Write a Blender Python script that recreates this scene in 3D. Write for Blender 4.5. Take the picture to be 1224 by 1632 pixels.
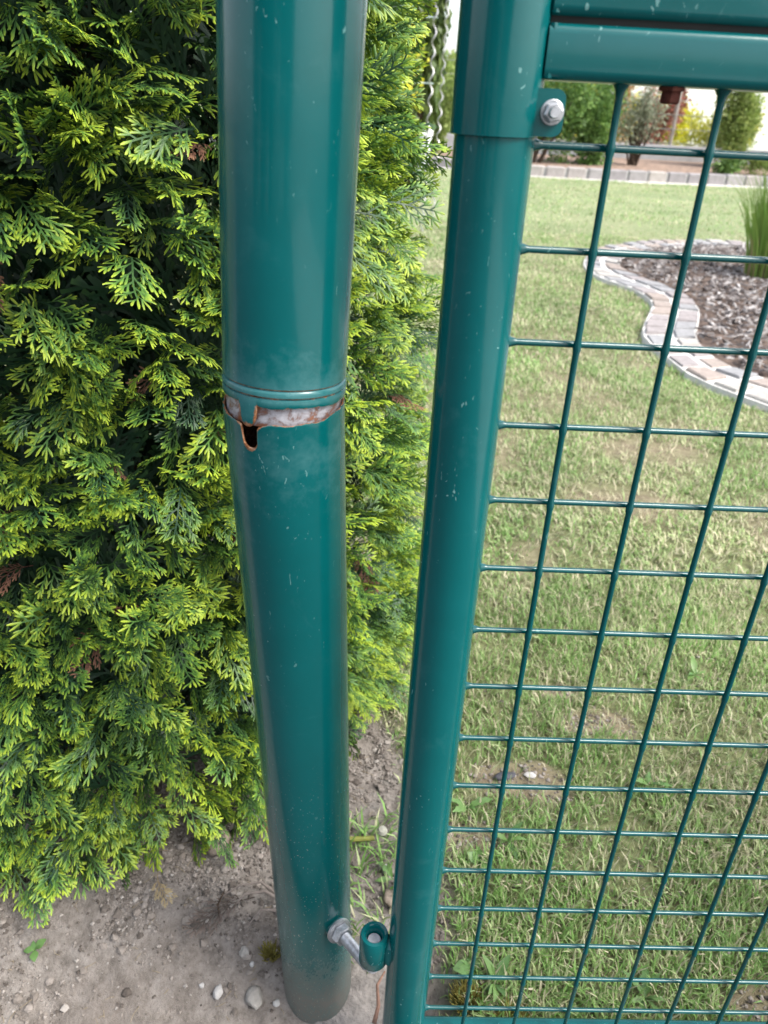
import bpy, math, random
import numpy as np
from mathutils import Vector, Matrix, Euler

# ------------------------------------------------------------------ scene
for o in list(bpy.data.objects):
    bpy.data.objects.remove(o)
SC = bpy.context.scene
COL = SC.collection
H = 0.86                                   # camera height
cam = bpy.data.cameras.new('camera')
cam.sensor_fit = 'VERTICAL'; cam.sensor_height = 36.0; cam.lens = 1226.0 / 1632.0 * 36.0
cam.clip_start = 0.02; cam.clip_end = 900
cam.dof.use_dof = True; cam.dof.focus_distance = 0.62; cam.dof.aperture_fstop = 11.0
camo = bpy.data.objects.new('camera', cam); COL.objects.link(camo)
Rv = Vector((0.99858069, 0.02520189, 0.04691986)); Uv = Vector((-0.05325982, 0.4725161, 0.87971128)); Fv = Vector((0, 0.88096163, -0.4731877))
camo.matrix_world = Matrix(((Rv.x, Uv.x, -Fv.x, 0), (Rv.y, Uv.y, -Fv.y, 0), (Rv.z, Uv.z, -Fv.z, H), (0, 0, 0, 1)))
SC.camera = camo

SUN_EL, SUN_AZ = math.radians(52), math.radians(115)   # azimuth clockwise from +Y: from the right, a little behind the camera
world = bpy.data.worlds.new('World'); SC.world = world; world.use_nodes = True
wn = world.node_tree; wn.nodes.clear()
sky = wn.nodes.new('ShaderNodeTexSky'); sky.sky_type = 'NISHITA'; sky.sun_disc = False
sky.sun_elevation = SUN_EL; sky.sun_rotation = SUN_AZ; sky.dust_density = 3.0; sky.air_density = 1.0; sky.ozone_density = 1.0
hs = wn.nodes.new('ShaderNodeHueSaturation'); hs.inputs['Saturation'].default_value = 0.46
bg = wn.nodes.new('ShaderNodeBackground'); bg.inputs['Strength'].default_value = 0.14
wo = wn.nodes.new('ShaderNodeOutputWorld')
wn.links.new(sky.outputs[0], hs.inputs['Color']); wn.links.new(hs.outputs[0], bg.inputs[0]); wn.links.new(bg.outputs[0], wo.inputs[0])
sl = bpy.data.lights.new('sun', 'SUN'); sl.energy = 1.5; sl.angle = math.radians(20); sl.color = (1.0, 0.94, 0.85)
so = bpy.data.objects.new('sun', sl); COL.objects.link(so)
sd = Vector((math.sin(SUN_AZ) * math.cos(SUN_EL), math.cos(SUN_AZ) * math.cos(SUN_EL), math.sin(SUN_EL)))
so.rotation_euler = sd.to_track_quat('Z', 'Y').to_euler(); so.location = sd * 20
SC.view_settings.view_transform = 'Standard'; SC.view_settings.look = 'None'
SC.view_settings.exposure = 1.75; SC.view_settings.gamma = 1.0; SC.view_settings.use_curve_mapping = False
SC.render.engine = 'CYCLES'
SC.cycles.max_bounces = 8; SC.cycles.transparent_max_bounces = 8

rng = np.random.default_rng(7)
random.seed(7)

# ------------------------------------------------------------------ helpers
def empty(name, loc=(0, 0, 0)):
    o = bpy.data.objects.new(name, None); COL.objects.link(o); o.location = loc; o.empty_display_size = 0.02
    return o

def tag(o, label=None, cat=None, group=None, kind=None):
    if label: o['label'] = label
    if cat: o['category'] = cat
    if group: o['group'] = group
    if kind: o['kind'] = kind
    return o

def link(name, me, parent=None, loc=None):
    o = bpy.data.objects.new(name, me); COL.objects.link(o)
    if parent is not None:
        o.parent = parent
        o.matrix_parent_inverse = Matrix.Translation(-Vector(parent.location))
    if loc is not None: o.location = loc
    return o

def mesh(name, V, F, mat=None, smooth=True, attrs=None):
    """V (n,3); F: a list of index tuples, or one array (m,k) or a list of such arrays"""
    me = bpy.data.meshes.new(name)
    V = np.asarray(V, np.float32)
    if isinstance(F, np.ndarray): F = [F]
    if len(F) and not isinstance(F[0], np.ndarray):
        lens = np.array([len(f) for f in F], np.int32); idx = np.array([i for f in F for i in f], np.int32)
    else:
        lens = np.concatenate([np.full(len(f), f.shape[1], np.int32) for f in F]); idx = np.concatenate([f.ravel() for f in F]).astype(np.int32)
    me.vertices.add(len(V)); me.vertices.foreach_set('co', V.ravel())
    me.loops.add(len(idx)); me.loops.foreach_set('vertex_index', idx)
    st = np.zeros(len(lens), np.int32); st[1:] = np.cumsum(lens)[:-1]
    me.polygons.add(len(lens)); me.polygons.foreach_set('loop_start', st)
    me.update(calc_edges=True)
    me.polygons.foreach_set('use_smooth', np.full(len(lens), bool(smooth)))
    for k, a in (attrs or {}).items():
        at = me.attributes.new(k, 'FLOAT', 'POINT'); at.data.foreach_set('value', np.asarray(a, np.float32).ravel())
    if mat: me.materials.append(mat)
    me.validate()
    return me

def vnoise(x, y, seed=0):
    xi = np.floor(x).astype(np.int64); yi = np.floor(y).astype(np.int64); fx = x - xi; fy = y - yi
    def h(a, b):
        n = (a * 374761393 + b * 668265263 + seed * 974711) & 0x7fffffff
        n = ((n ^ (n >> 13)) * 1274126177) & 0x7fffffff
        return ((n ^ (n >> 16)) & 0xffff) / 65535.0
    u = fx * fx * (3 - 2 * fx); v = fy * fy * (3 - 2 * fy)
    return (h(xi, yi) * (1 - u) + h(xi + 1, yi) * u) * (1 - v) + (h(xi, yi + 1) * (1 - u) + h(xi + 1, yi + 1) * u) * v
def fbm(x, y, s, o=4, seed=0):
    x = np.asarray(x, float); y = np.asarray(y, float); r = 0; a = .5; t = 0
    for k in range(o):
        r = r + a * vnoise(x * s + 17.3 * k, y * s - 9.1 * k, seed + k); t += a; a *= .5; s *= 2.03
    return r / t
def sstep(a, b, x):
    t = np.clip((x - a) / (b - a), 0, 1); return t * t * (3 - 2 * t)

class MB:
    def __init__(s): s.V = []; s.F = []
    def add(s, V, F):
        b = len(s.V); s.V += [tuple(v) for v in V]; s.F += [tuple(i + b for i in f) for f in F]
    def box(s, c, d, bev=0.0, M=None):
        hx, hy, hz = d[0] / 2, d[1] / 2, d[2] / 2
        b = min(bev, hx * .9, hy * .9, hz * .9)
        if b <= 0:
            V = [(x, y, z) for x in (-hx, hx) for y in (-hy, hy) for z in (-hz, hz)]
            F = [(0, 1, 3, 2), (4, 6, 7, 5), (0, 4, 5, 1), (2, 3, 7, 6), (0, 2, 6, 4), (1, 5, 7, 3)]
        else:
            V = []; ix = {}
            for sx in (-1, 1):
                for sy in (-1, 1):
                    for sz in (-1, 1):
                        for ax in range(3):
                            p = [sx * (hx - b), sy * (hy - b), sz * (hz - b)]; p[ax] = (sx * hx, sy * hy, sz * hz)[ax]
                            ix[(sx, sy, sz, ax)] = len(V); V.append(tuple(p))
            F = []
            for sx in (-1, 1): F.append([ix[(sx, a, c_, 0)] for a, c_ in ((-1, -1), (1, -1), (1, 1), (-1, 1))][::sx])
            for sy in (-1, 1): F.append([ix[(a, sy, c_, 1)] for a, c_ in ((-1, -1), (-1, 1), (1, 1), (1, -1))][::sy])
            for sz in (-1, 1): F.append([ix[(a, c_, sz, 2)] for a, c_ in ((-1, -1), (1, -1), (1, 1), (-1, 1))][::sz])
            for a in (-1, 1):
                for c_ in (-1, 1):
                    F.append([ix[(a, c_, -1, 0)], ix[(a, c_, 1, 0)], ix[(a, c_, 1, 1)], ix[(a, c_, -1, 1)]][::a * c_])
                    F.append([ix[(a, -1, c_, 0)], ix[(a, -1, c_, 2)], ix[(a, 1, c_, 2)], ix[(a, 1, c_, 0)]][::a * c_])
                    F.append([ix[(-1, a, c_, 1)], ix[(1, a, c_, 1)], ix[(1, a, c_, 2)], ix[(-1, a, c_, 2)]][::a * c_])
            for sx in (-1, 1):
                for sy in (-1, 1):
                    for sz in (-1, 1): F.append([ix[(sx, sy, sz, 0)], ix[(sx, sy, sz, 1)], ix[(sx, sy, sz, 2)]][::sx * sy * sz])
        V = [Vector(v) for v in V]
        if M is not None: V = [M @ v for v in V]
        s.add([v + Vector(c) for v in V], F)
    def lathe(s, prof, A, B=None, seg=32, caps=True, phase=0.0):
        """prof [(r, h)], axis starts at A and heads to B (default up)"""
        A = Vector(A); w = (Vector(B) - A).normalized() if B is not None else Vector((0, 0, 1))
        u = w.orthogonal().normalized() if abs(w.z) < .99 else Vector((1, 0, 0)); u = (u - w * u.dot(w)).normalized(); v = w.cross(u)
        V = []; F = []; n = len(prof)
        for r, h in prof:
            for k in range(seg):
                t = 2 * math.pi * k / seg + phase; V.append(A + w * h + (u * math.cos(t) + v * math.sin(t)) * r)
        for i in range(n - 1):
            for k in range(seg):
                k2 = (k + 1) % seg; F.append((i * seg + k, i * seg + k2, (i + 1) * seg + k2, (i + 1) * seg + k))
        if caps: F.append(tuple(range(seg - 1, -1, -1))); F.append(tuple((n - 1) * seg + k for k in range(seg)))
        s.add(V, F)
    def tube(s, pts, rad, seg=8, caps=True):
        pts = [Vector(p) for p in pts]; n = len(pts); V = []; F = []
        rad = rad if hasattr(rad, '__len__') else [rad] * n
        up = None
        for i in range(n):
            t = (pts[min(i + 1, n - 1)] - pts[max(i - 1, 0)]).normalized()
            u = t.orthogonal().normalized() if up is None else (up - t * up.dot(t)).normalized()
            up = u; v = t.cross(u)
            for k in range(seg):
                a = 2 * math.pi * k / seg; V.append(pts[i] + (u * math.cos(a) + v * math.sin(a)) * rad[i])
        for i in range(n - 1):
            for k in range(seg):
                k2 = (k + 1) % seg; F.append((i * seg + k, i * seg + k2, (i + 1) * seg + k2, (i + 1) * seg + k))
        if caps: F.append(tuple(range(seg - 1, -1, -1))); F.append(tuple((n - 1) * seg + k for k in range(seg)))
        s.add(V, F)
    def mesh(s, name, mat, smooth=True, sharp=35):
        me = mesh(name, s.V, s.F, mat, smooth)
        if smooth and sharp: me.set_sharp_from_angle(angle=math.radians(sharp))
        return me
    def build(s, name, mat, parent=None, smooth=True, sharp=35):
        return link(name, s.mesh(name, mat, smooth, sharp), parent)

# ------------------------------------------------------------------ materials
class NT:
    def __init__(s, name):
        s.m = bpy.data.materials.new(name); s.m.use_nodes = True; s.t = s.m.node_tree; s.t.nodes.clear()
        s.out = s.n('OutputMaterial')
    def n(s, typ, **kw):
        nd = s.t.nodes.new('ShaderNode' + typ)
        for k, v in kw.items(): setattr(nd, k, v)
        return nd
    def l(s, a, b): s.t.links.new(a, b)
    def bsdf(s, col=None, rough=.5, metal=0.0, spec=.5):
        b = s.n('BsdfPrincipled')
        b.inputs['Roughness'].default_value = rough if not hasattr(rough, 'links') else .5
        b.inputs['Metallic'].default_value = metal; b.inputs['Specular IOR Level'].default_value = spec
        if col is not None:
            if hasattr(col, 'links'): s.l(col, b.inputs['Base Color'])
            else: b.inputs['Base Color'].default_value = (*col, 1)
        s.l(b.outputs[0], s.out.inputs[0]); return b
    def pos(s): return s.n('NewGeometry').outputs['Position']
    def noise(s, scale, detail=3, rough=.55, vec=None, dist=0.0):
        x = s.n('TexNoise'); x.inputs['Scale'].default_value = scale; x.inputs['Detail'].default_value = detail
        x.inputs['Roughness'].default_value = rough; x.inputs['Distortion'].default_value = dist
        s.l(vec if vec is not None else s.pos(), x.inputs['Vector']); return x.outputs['Fac']
    def ramp(s, fac, stops):
        r = s.n('ValToRGB'); e = r.color_ramp.elements
        while len(e) < len(stops): e.new(.5)
        for i, (p, c) in enumerate(stops): e[i].position = p; e[i].color = (*c, 1) if hasattr(c, '__len__') else (c, c, c, 1)
        s.l(fac, r.inputs[0]); return r.outputs[0]
    def mix(s, f, a, b):
        m = s.n('MixRGB')
        for i, x in enumerate((f, a, b)):
            if hasattr(x, 'links'): s.l(x, m.inputs[i])
            elif i == 0: m.inputs[0].default_value = x
            else: m.inputs[i].default_value = (*x, 1)
        return m.outputs[0]
    def math(s, op, a, b=0.0, clamp=False):
        m = s.n('Math', operation=op, use_clamp=clamp)
        for i, x in enumerate((a, b)):
            if hasattr(x, 'links'): s.l(x, m.inputs[i])
            else: m.inputs[i].default_value = x
        return m.outputs[0]
    def attr(s, name): return s.n('Attribute', attribute_name=name).outputs['Fac']
    def bump(s, b, h, strength=.3, dist=.002):
        x = s.n('Bump'); x.inputs['Strength'].default_value = strength; x.inputs['Distance'].default_value = dist
        s.l(h, x.inputs['Height']); s.l(x.outputs[0], b.inputs['Normal'])

def paint_mat(name, dust_z=None, seed=0.0, specks=.5, tone=1.0):
    t = NT(name)
    mp = t.n('Mapping'); t.l(t.pos(), mp.inputs[0]); mp.inputs['Location'].default_value = (seed, seed * 2, seed * .7)
    p = mp.outputs[0]
    blot = t.noise(16, 4, .6, p)
    col = t.mix(t.ramp(blot, [(.35, 0.0), (.7, 1.0)]), (.0006, .074 * tone, .077 * tone), (.0010, .083 * tone, .087 * tone))
    # chalky bloom
    cb = t.ramp(t.noise(28, 5, .7, p, .4), [(.58, 0.0), (.8, .12)])
    col = t.mix(cb, col, (.10, .25, .26))
    # chips and scuffs
    m2 = t.n('Mapping'); t.l(p, m2.inputs[0]); m2.inputs['Scale'].default_value = (1, 1, .45); m2.inputs['Rotation'].default_value = (.3, .4, .2)
    sp = t.ramp(t.noise(330, 2, .5, m2.outputs[0], .8), [(.70, 0.0), (.735, 1.0)])
    cl = t.ramp(t.noise(11, 2, .5, p), [(.44, 0.0), (.66, 1.0)])
    sp = t.math('MULTIPLY', sp, t.math('MULTIPLY', cl, specks))
    col = t.mix(sp, col, (.22, .42, .40))
    sx = t.n('SeparateXYZ'); t.l(t.pos(), sx.inputs[0])
    rough = t.math('ADD', t.math('MULTIPLY', blot, .12), .13)
    rough = t.math('ADD', rough, t.math('MULTIPLY', sp, .4))
    if dust_z:
        # splashed soil clinging to the foot of the post
        hgt = t.math('DIVIDE', t.math('SUBTRACT', dust_z, sx.outputs[2]), dust_z, True)
        n1 = t.noise(420, 4, .7, m2.outputs[0]); n2 = t.noise(55, 4, .65, p)
        dd = t.math('ADD', t.math('MULTIPLY', hgt, 1.65), t.math('SUBTRACT', t.math('ADD', t.math('MULTIPLY', n1, 1.3), t.math('MULTIPLY', n2, .9)), 2.0), True)
        dd = t.ramp(dd, [(.0, 0.0), (.9, .82)])
        col = t.mix(dd, col, (.15, .13, .115)); rough = t.math('ADD', rough, t.math('MULTIPLY', dd, .5))
        lf = t.ramp(t.noise(700, 2, .5, m2.outputs[0]), [(.69, 0.0), (.72, 1.0)])
        lf = t.math('MULTIPLY', lf, t.ramp(sx.outputs[2], [(.12, .8), (.42, 0.0)]))
        col = t.mix(lf, col, (.32, .33, .27))
    b = t.bsdf(col, .2, 0, .26); t.l(rough, b.inputs['Roughness'])
    b.inputs['Coat Weight'].default_value = .16; b.inputs['Coat Roughness'].default_value = .05
    t.bump(b, t.noise(140, 3, .5, p), .06, .001)
    return t.m

def rust_paint(name):
    """painted outside, rusty where the attribute 'rust' is high"""
    m = paint_mat(name, .20, 3.1, .42); nt = m.node_tree
    t = NT.__new__(NT); t.m = m; t.t = nt
    b = [n for n in nt.nodes if n.type == 'BSDF_PRINCIPLED'][0]
    old = b.inputs['Base Color'].links[0].from_socket; oldr = b.inputs['Roughness'].links[0].from_socket
    a = t.attr('rust')
    n = t.noise(260, 4, .65)
    f = t.ramp(t.math('ADD', t.math('MULTIPLY', a, 1.25), t.math('MULTIPLY', t.math('SUBTRACT', n, .5), 1.1)), [(.45, 0.0), (.6, 1.0)])
    rc = t.ramp(t.noise(420, 4, .6), [(.3, (.07, .028, .014)), (.5, (.22, .085, .030)), (.68, (.34, .22, .15))])
    bl = t.ramp(t.math('ADD', t.attr('bloom'), t.math('MULTIPLY', t.math('SUBTRACT', t.noise(75, 4, .7), .5), 1.3)), [(.35, 0.0), (1.0, .28)])
    old2 = t.mix(bl, old, (.13, .27, .29))
    t.l(t.mix(f, old2, rc), b.inputs['Base Color'])
    t.l(t.math('ADD', oldr, t.math('ADD', t.math('MULTIPLY', f, .5), t.math('MULTIPLY', bl, .3))), b.inputs['Roughness'])
    cw = t.math('SUBTRACT', .16, t.math('MULTIPLY', f, .12), True); t.l(cw, b.inputs['Coat Weight'])
    return m

M_POST = rust_paint('post_paint')
M_GATE = paint_mat('gate_paint', None, 9.7, .75)
M_WIRE = paint_mat('wire_paint', None, 5.3, .4, .72)

def zinc(name, base=(.42, .43, .45), rough=.42, metal=.75):
    t = NT(name); c = t.ramp(t.noise(240, 4, .6), [(.3, tuple(x * .75 for x in base)), (.7, tuple(min(1, x * 1.25) for x in base))])
    b = t.bsdf(c, rough, metal); t.bump(b, t.noise(600, 2), .1, .0005); return t.m
M_ZINC = zinc('zinc')
M_PIN = zinc('pin_end', (.42, .42, .45), .5, .3)
def rust_mat(name, lo, mid, hi, sc=200):
    t = NT(name); c = t.ramp(t.noise(sc, 5, .65), [(.3, lo), (.5, mid), (.7, hi)])
    b = t.bsdf(c, .8, 0, .2); t.bump(b, t.noise(500, 4), .4, .0008); return t.m
M_RUST = rust_mat('rust', (.02, .008, .006), (.065, .018, .012), (.11, .035, .02))
def sleeve_mat():
    t = NT('worn_zinc_sleeve')
    c = t.ramp(t.noise(90, 5, .7, None, .5), [(.38, (.22, .075, .025)), (.45, (.17, .11, .10)), (.51, (.28, .27, .29)), (.62, (.40, .40, .44)), (.74, (.52, .52, .55))])
    b = t.bsdf(c, .45, .25); t.bump(b, t.noise(300, 4), .3, .001); return t.m
M_SLEEVE = sleeve_mat()
def plain(name, c, rough=.7, var=.2, sc=30, spec=.3, metal=0.0, bump=0):
    t = NT(name); col = t.ramp(t.noise(sc, 4, .6), [(.3, tuple(x * (1 - var) for x in c)), (.7, tuple(min(1, x * (1 + var)) for x in c))])
    b = t.bsdf(col, rough, metal, spec)
    if bump: t.bump(b, t.noise(sc * 3, 4), bump, .01)
    return t.m
def leafmat(name, dark, mid, tip, trans=.25, rough=.5, mottled=6.0, objrnd=False):
    """colour runs with the attribute 'tip' (age of the growth) and 'rnd' (plant to plant variation)"""
    t = NT(name)
    r = t.attr('rnd')
    if objrnd: r = t.n('ObjectInfo').outputs['Random']
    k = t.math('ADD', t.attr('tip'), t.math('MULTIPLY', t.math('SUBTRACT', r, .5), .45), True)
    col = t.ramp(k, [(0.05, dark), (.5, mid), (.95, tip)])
    br = t.ramp(t.noise(mottled, 2), [(.3, .75), (.7, 1.2)])
    mm = t.n('MixRGB', blend_type='MULTIPLY'); mm.inputs[0].default_value = 1; t.l(col, mm.inputs[1]); t.l(br, mm.inputs[2]); col = mm.outputs[0]
    b = t.bsdf(col, rough, 0, .35)
    tr = t.n('BsdfTranslucent'); t.l(col, tr.inputs[0])
    mx = t.n('MixShader'); mx.inputs[0].default_value = trans; t.l(b.outputs[0], mx.inputs[1]); t.l(tr.outputs[0], mx.inputs[2]); t.l(mx.outputs[0], t.out.inputs[0])
    return t.m
TH = ((.016, .048, .024), (.090, .195, .034), (.325, .425, .036))
M_THUJA = leafmat('thuja_scale_leaves', *TH, .2, .45, 9)
M_THUJA_OBJ = leafmat('thuja_scale_leaves_single', *TH, .2, .45, 9, True)
M_DEAD = leafmat('dead_spray', (.06, .045, .038), (.11, .085, .072), (.17, .135, .115), .05, .8)
M_DEADRED = leafmat('dead_spray_red', (.07, .03, .02), (.15, .07, .045), (.22, .12, .07), .05, .8)
M_TAN = leafmat('dead_spray_tan', (.15, .11, .06), (.23, .18, .10), (.28, .23, .13), .1, .8)
M_BARK = plain('bark', (.06, .042, .03), .9, .4, 60, .1, 0, .5)
M_GRASS = leafmat('grass_blades', (.52, .47, .335), (.32, .405, .18), (.185, .335, .09), .35, .5, 2)
M_WEED = leafmat('weed_leaves', (.06, .13, .04), (.10, .195, .06), (.14, .24, .07), .25, .45, 40)

# ------------------------------------------------------------------ ground
BUSH = (-0.42, 1.05)
def lawn_mask(x, y):
    n = fbm(x, y, 5.0, 4, 3) - .5
    d = np.minimum(x - (.085 - .07 * sstep(.62, .95, y)) + n * .10, 99)
    left = sstep(-.02, .05, d)
    db = np.hypot(x - BUSH[0], y - BUSH[1])
    far = sstep(.80, .95, y + n * .25) * sstep(.47, .60, db + n * .1)
    m = np.maximum(left, far)
    m = m * sstep(.34, .42, y + n * .1)
    return m
def bare(x, y):
    """bare soil patches within the lawn"""
    n = fbm(x, y, 3.1, 4, 21)
    b = sstep(.60, .74, n) * .7
    for cx, cy, rx, ry in ((.22, .80, .075, .035), (.14, .70, .06, .03), (.36, .93, .07, .035), (.53, .52, .10, .03), (.30, 1.0, .05, .02), (.45, .50, .05, .03), (.60, 1.72, .16, .10), (.75, 2.05, .2, .1)):
        q = ((x - cx) / rx) ** 2 + ((y - cy) / ry) ** 2 + (fbm(x, y, 30, 3, 5) - .5) * 1.6
        b = np.maximum(b, 1 - sstep(.4, 1.3, q))
    return b
def ground_z(x, y):
    near = np.exp(-np.maximum(0, np.hypot(x, y - .8) - 1.2) * .8)
    near = near * sstep(.3, .42, y); out = np.where(y < .36, -.03, 0) * (1 - sstep(.30, .37, y))
    return out + (fbm(x, y, 9, 4, 1) - .5) * .018 * near + (fbm(x, y, 60, 3, 2) - .5) * .009 * near + (fbm(x, y, 1.1, 3, 8) - .5) * .04 * sstep(1.3, 3, y) - .072 * (1 - sstep(.41, .62, y)) * (1 - sstep(.03, .13, x)) + .010 * np.exp(-np.maximum(0, np.hypot(x + .047, y - .520) - .034) / .014) * (x > -.2)

def axis(lo, hi, step, far, g=1.13):
    a = list(np.arange(lo, hi, step)); s = step; v = a[-1]
    while v < far[1]: s *= g; v += s; a.append(v)
    s = step; v = lo; b = []
    while v > far[0]: s *= g; v -= s; b.append(v)
    return np.array(b[::-1] + a)
gx = axis(-.60, .70, .0060, (-350, 350), 1.16); gy = axis(.38, 1.15, .0060, (-350, 420), 1.16)
GX, GY = np.meshgrid(gx, gy); nx, ny = len(gx), len(gy)
GZ = ground_z(GX, GY)
ii = np.arange(nx * ny).reshape(ny, nx)
gf = np.stack([ii[:-1, :-1], ii[:-1, 1:], ii[1:, 1:], ii[1:, :-1]], -1).reshape(-1, 4)
LM = lawn_mask(GX, GY) ; BM = bare(GX, GY)
gm = NT('soil_and_turf')
v_l = gm.attr('lawn'); v_b = gm.attr('bare')
soil = gm.ramp(gm.noise(60, 6, .7), [(.28, (.105, .092, .081)), (.5, (.228, .204, .183)), (.72, (.33, .304, .280))])
soil = gm.mix(gm.ramp(gm.noise(7, 3), [(.4, 0.0), (.7, .45)]), soil, (.150, .126, .110))
turf = gm.ramp(gm.noise(38, 5, .7), [(.3, (.075, .07, .042)), (.5, (.14, .155, .072)), (.72, (.24, .26, .135))])
tb = gm.ramp(gm.noise(55, 5, .7), [(.3, (.15, .11, .08)), (.7, (.32, .255, .19))])
turf = gm.mix(gm.math('MULTIPLY', v_b, .65), turf, tb)
fr = gm.ramp(gm.noise(1.2, 3, .6), [(.35, (.17, .215, .105)), (.65, (.235, .26, .145))])
turf = gm.mix(gm.attr('far'), turf, fr)
bb = gm.bsdf(gm.mix(v_l, soil, turf), .9, 0, .15)
gm.bump(bb, gm.noise(190, 6, .75), .8, .007)
FARM = sstep(3.5, 8, GY)
go = link('ground', mesh('ground', np.stack([GX, GY, GZ], -1).reshape(-1, 3), gf, gm.m, True, {'lawn': LM, 'bare': BM, 'far': FARM}))
tag(go, 'dry soil by the post running into a mown lawn', None, None, 'structure')

m_ = NT('asphalt'); m_.bump(m_.bsdf(m_.ramp(m_.noise(180, 4, .7), [(.3, (.030, .031, .034)), (.7, (.065, .067, .072))]), .85, 0, .3), m_.noise(400, 3), .4, .003)
rd = link('added_road', mesh('added_road', [(-60, -7.5, -.02), (60, -7.5, -.02), (60, .34, -.02), (-60, .34, -.02)], np.array([[0, 1, 2, 3]]), m_.m, False)); tag(rd, 'unseen grey asphalt lane added outside the gate to darken reflections', None, None, 'structure')  # out of view; added so the post reflects something dark

pv = link('added_drive', mesh('added_drive', [(1.6, -7.0, -.014), (5.2, -7.0, -.014), (3.6, .2, -.014), (1.2, .2, -.014)], np.array([[0, 1, 2, 3]]), plain('added_pale_paving', (.46, .45, .43), .8, .12, 8), False)); tag(pv, 'unseen pale paved strip added outside the gate for a bright reflection on the post', None, None, 'structure')  # unseen pale strip added to put a bright reflected band on the post

# pale concrete footing that shows between post and gate
fp = []
for k in range(26):
    a = 2 * math.pi * k / 26; r = .085 + .018 * math.sin(3 * a + 1) + random.uniform(-.006, .006)
    fp.append((.005 + r * .95 * math.cos(a), .535 + r * 1.0 * math.sin(a)))
mb = MB()
gz_ = lambda x, y, h: float(ground_z(np.array(x), np.array(y))) + h
mb.add([(.005, .535, gz_(.005, .535, .008))] + [(x, y, gz_(x, y, .005)) for x, y in [((x - .005) * .8 + .005, (y - .535) * .8 + .535) for x, y in fp]] + [(x, y, gz_(x, y, -.012)) for x, y in fp],
       [(0, 1 + k, 1 + (k + 1) % 26) for k in range(26)] + [(1 + k, 27 + k, 27 + (k + 1) % 26, 1 + (k + 1) % 26) for k in range(26)])
o = mb.build('concrete_footing', plain('footing', (.215, .198, .185), .9, .28, 50, .15, 0, .6), None, True, None)
tag(o, 'pale concrete footing partly bare between post and gate', None, None, 'structure')

# ------------------------------------------------------------------ gate post (broken, re-sleeved)
T_EDGE = math.radians(-117)
def angd(t, c): return (t - c + np.pi) % (2 * np.pi) - np.pi
def grid_tube(name, axis_pt, wv, rows_fn, r_out, r_in, mat, parent, seg=400):
    """rows_fn(theta) -> list of (r, h, rust, bloom); all thetas same count; goes outside then rim then inside"""
    w = Vector(wv).normalized(); u = (Vector((1, 0, 0)) - w * w.x).normalized(); v = w.cross(u)
    th = np.linspace(-np.pi, np.pi, seg, endpoint=False)
    R = rows_fn(th)                                   # list of rows (r, h, rust, bloom) arrays
    V = []; rust = []; bloom = []
    for (r, h, ru, bl) in R:
        r = np.broadcast_to(r, th.shape); h = np.broadcast_to(h, th.shape)
        P = np.array(axis_pt) + np.outer(np.cos(th) * r, u) + np.outer(np.sin(th) * r, v) + np.outer(h, w)
        V.append(P); rust.append(np.broadcast_to(ru, th.shape)); bloom.append(np.broadcast_to(bl, th.shape))
    n = len(R); V = np.concatenate(V)
    ix = np.arange(n * seg).reshape(n, seg)
    F = np.stack([ix[:-1], np.roll(ix[:-1], -1, 1), np.roll(ix[1:], -1, 1), ix[1:]], -1).reshape(-1, 4)
    me = mesh(name, V, F, mat, True, {'rust': np.concatenate(rust), 'bloom': np.concatenate(bloom)})
    me.set_sharp_from_angle(angle=math.radians(40))
    return link(name, me, parent)

post = empty('gate_post', (-.0485, .515, 0))
tag(post, 'broken dark green round steel post with rusty gap, beside the thuja', 'gate post')
RO = .038
upA = np.array([-.0662, .4590, .697]); upW = (.0297, .0233, 1.0)
def up_rows(th):
    d = angd(th, T_EDGE)
    wig = .0004 * np.sin(5 * th + 1) + .0002 * np.sin(13 * th) + .00015 * np.sin(37 * th + 2)
    tong = -.0135 * np.sqrt(np.clip(1 - (d / .165) ** 2, 0, 1)) ** .7
    e = wig + tong
    ing = np.clip(1 - np.abs(d) / .2, 0, 1); sid = .55 * np.exp(-((np.abs(d) - .150) / .028) ** 2)
    rows = []
    top = .75
    hs_ = [top, .6, .45, .3, .2, .12, .08, .05, .035, .022]
    for h in hs_: rows.append((RO, h, 0.0, np.clip(.9 - h / .06, 0, 1) if h < .06 else 0.0))
    for h, r, ru in ((.0135, RO, .0), (.0115, RO, .1), (.0108, RO - .0016, .42), (.0100, RO - .0002, .15), (.0085, RO + .0004, 0), (.0066, RO + .0004, .1), (.0058, RO - .0014, .5), (.0050, RO, .25), (.0035, RO + .0003, .05)):
        rows.append((r, h, ru, .75))
    edge = np.minimum(.0025, .0025 + tong * .82)
    rows.append((RO + .0003, edge, .05 + .2 * ing + sid, .6))
    rows.append((RO + .0003, e + .0012, .12 + .45 * ing + sid, .4))
    rows.append((RO, e, .45 + .4 * ing, 0)); rows.append((RO - .0011, e, 1.0, 0)); rows.append((RO - .0013, .03, 1.0, 0)); rows.append((RO - .0013, .75, .6, 0))
    return rows
o = grid_tube('upper_tube', upA, upW, up_rows, RO, RO - .0024, M_POST, post); o['label'] = 'upper length of the green post above the rusty break'
lw = np.array([-.0177, -.0545, .65]); lw /= np.linalg.norm(lw)
loA = np.array([-.0664, .4574, .6905])
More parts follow.
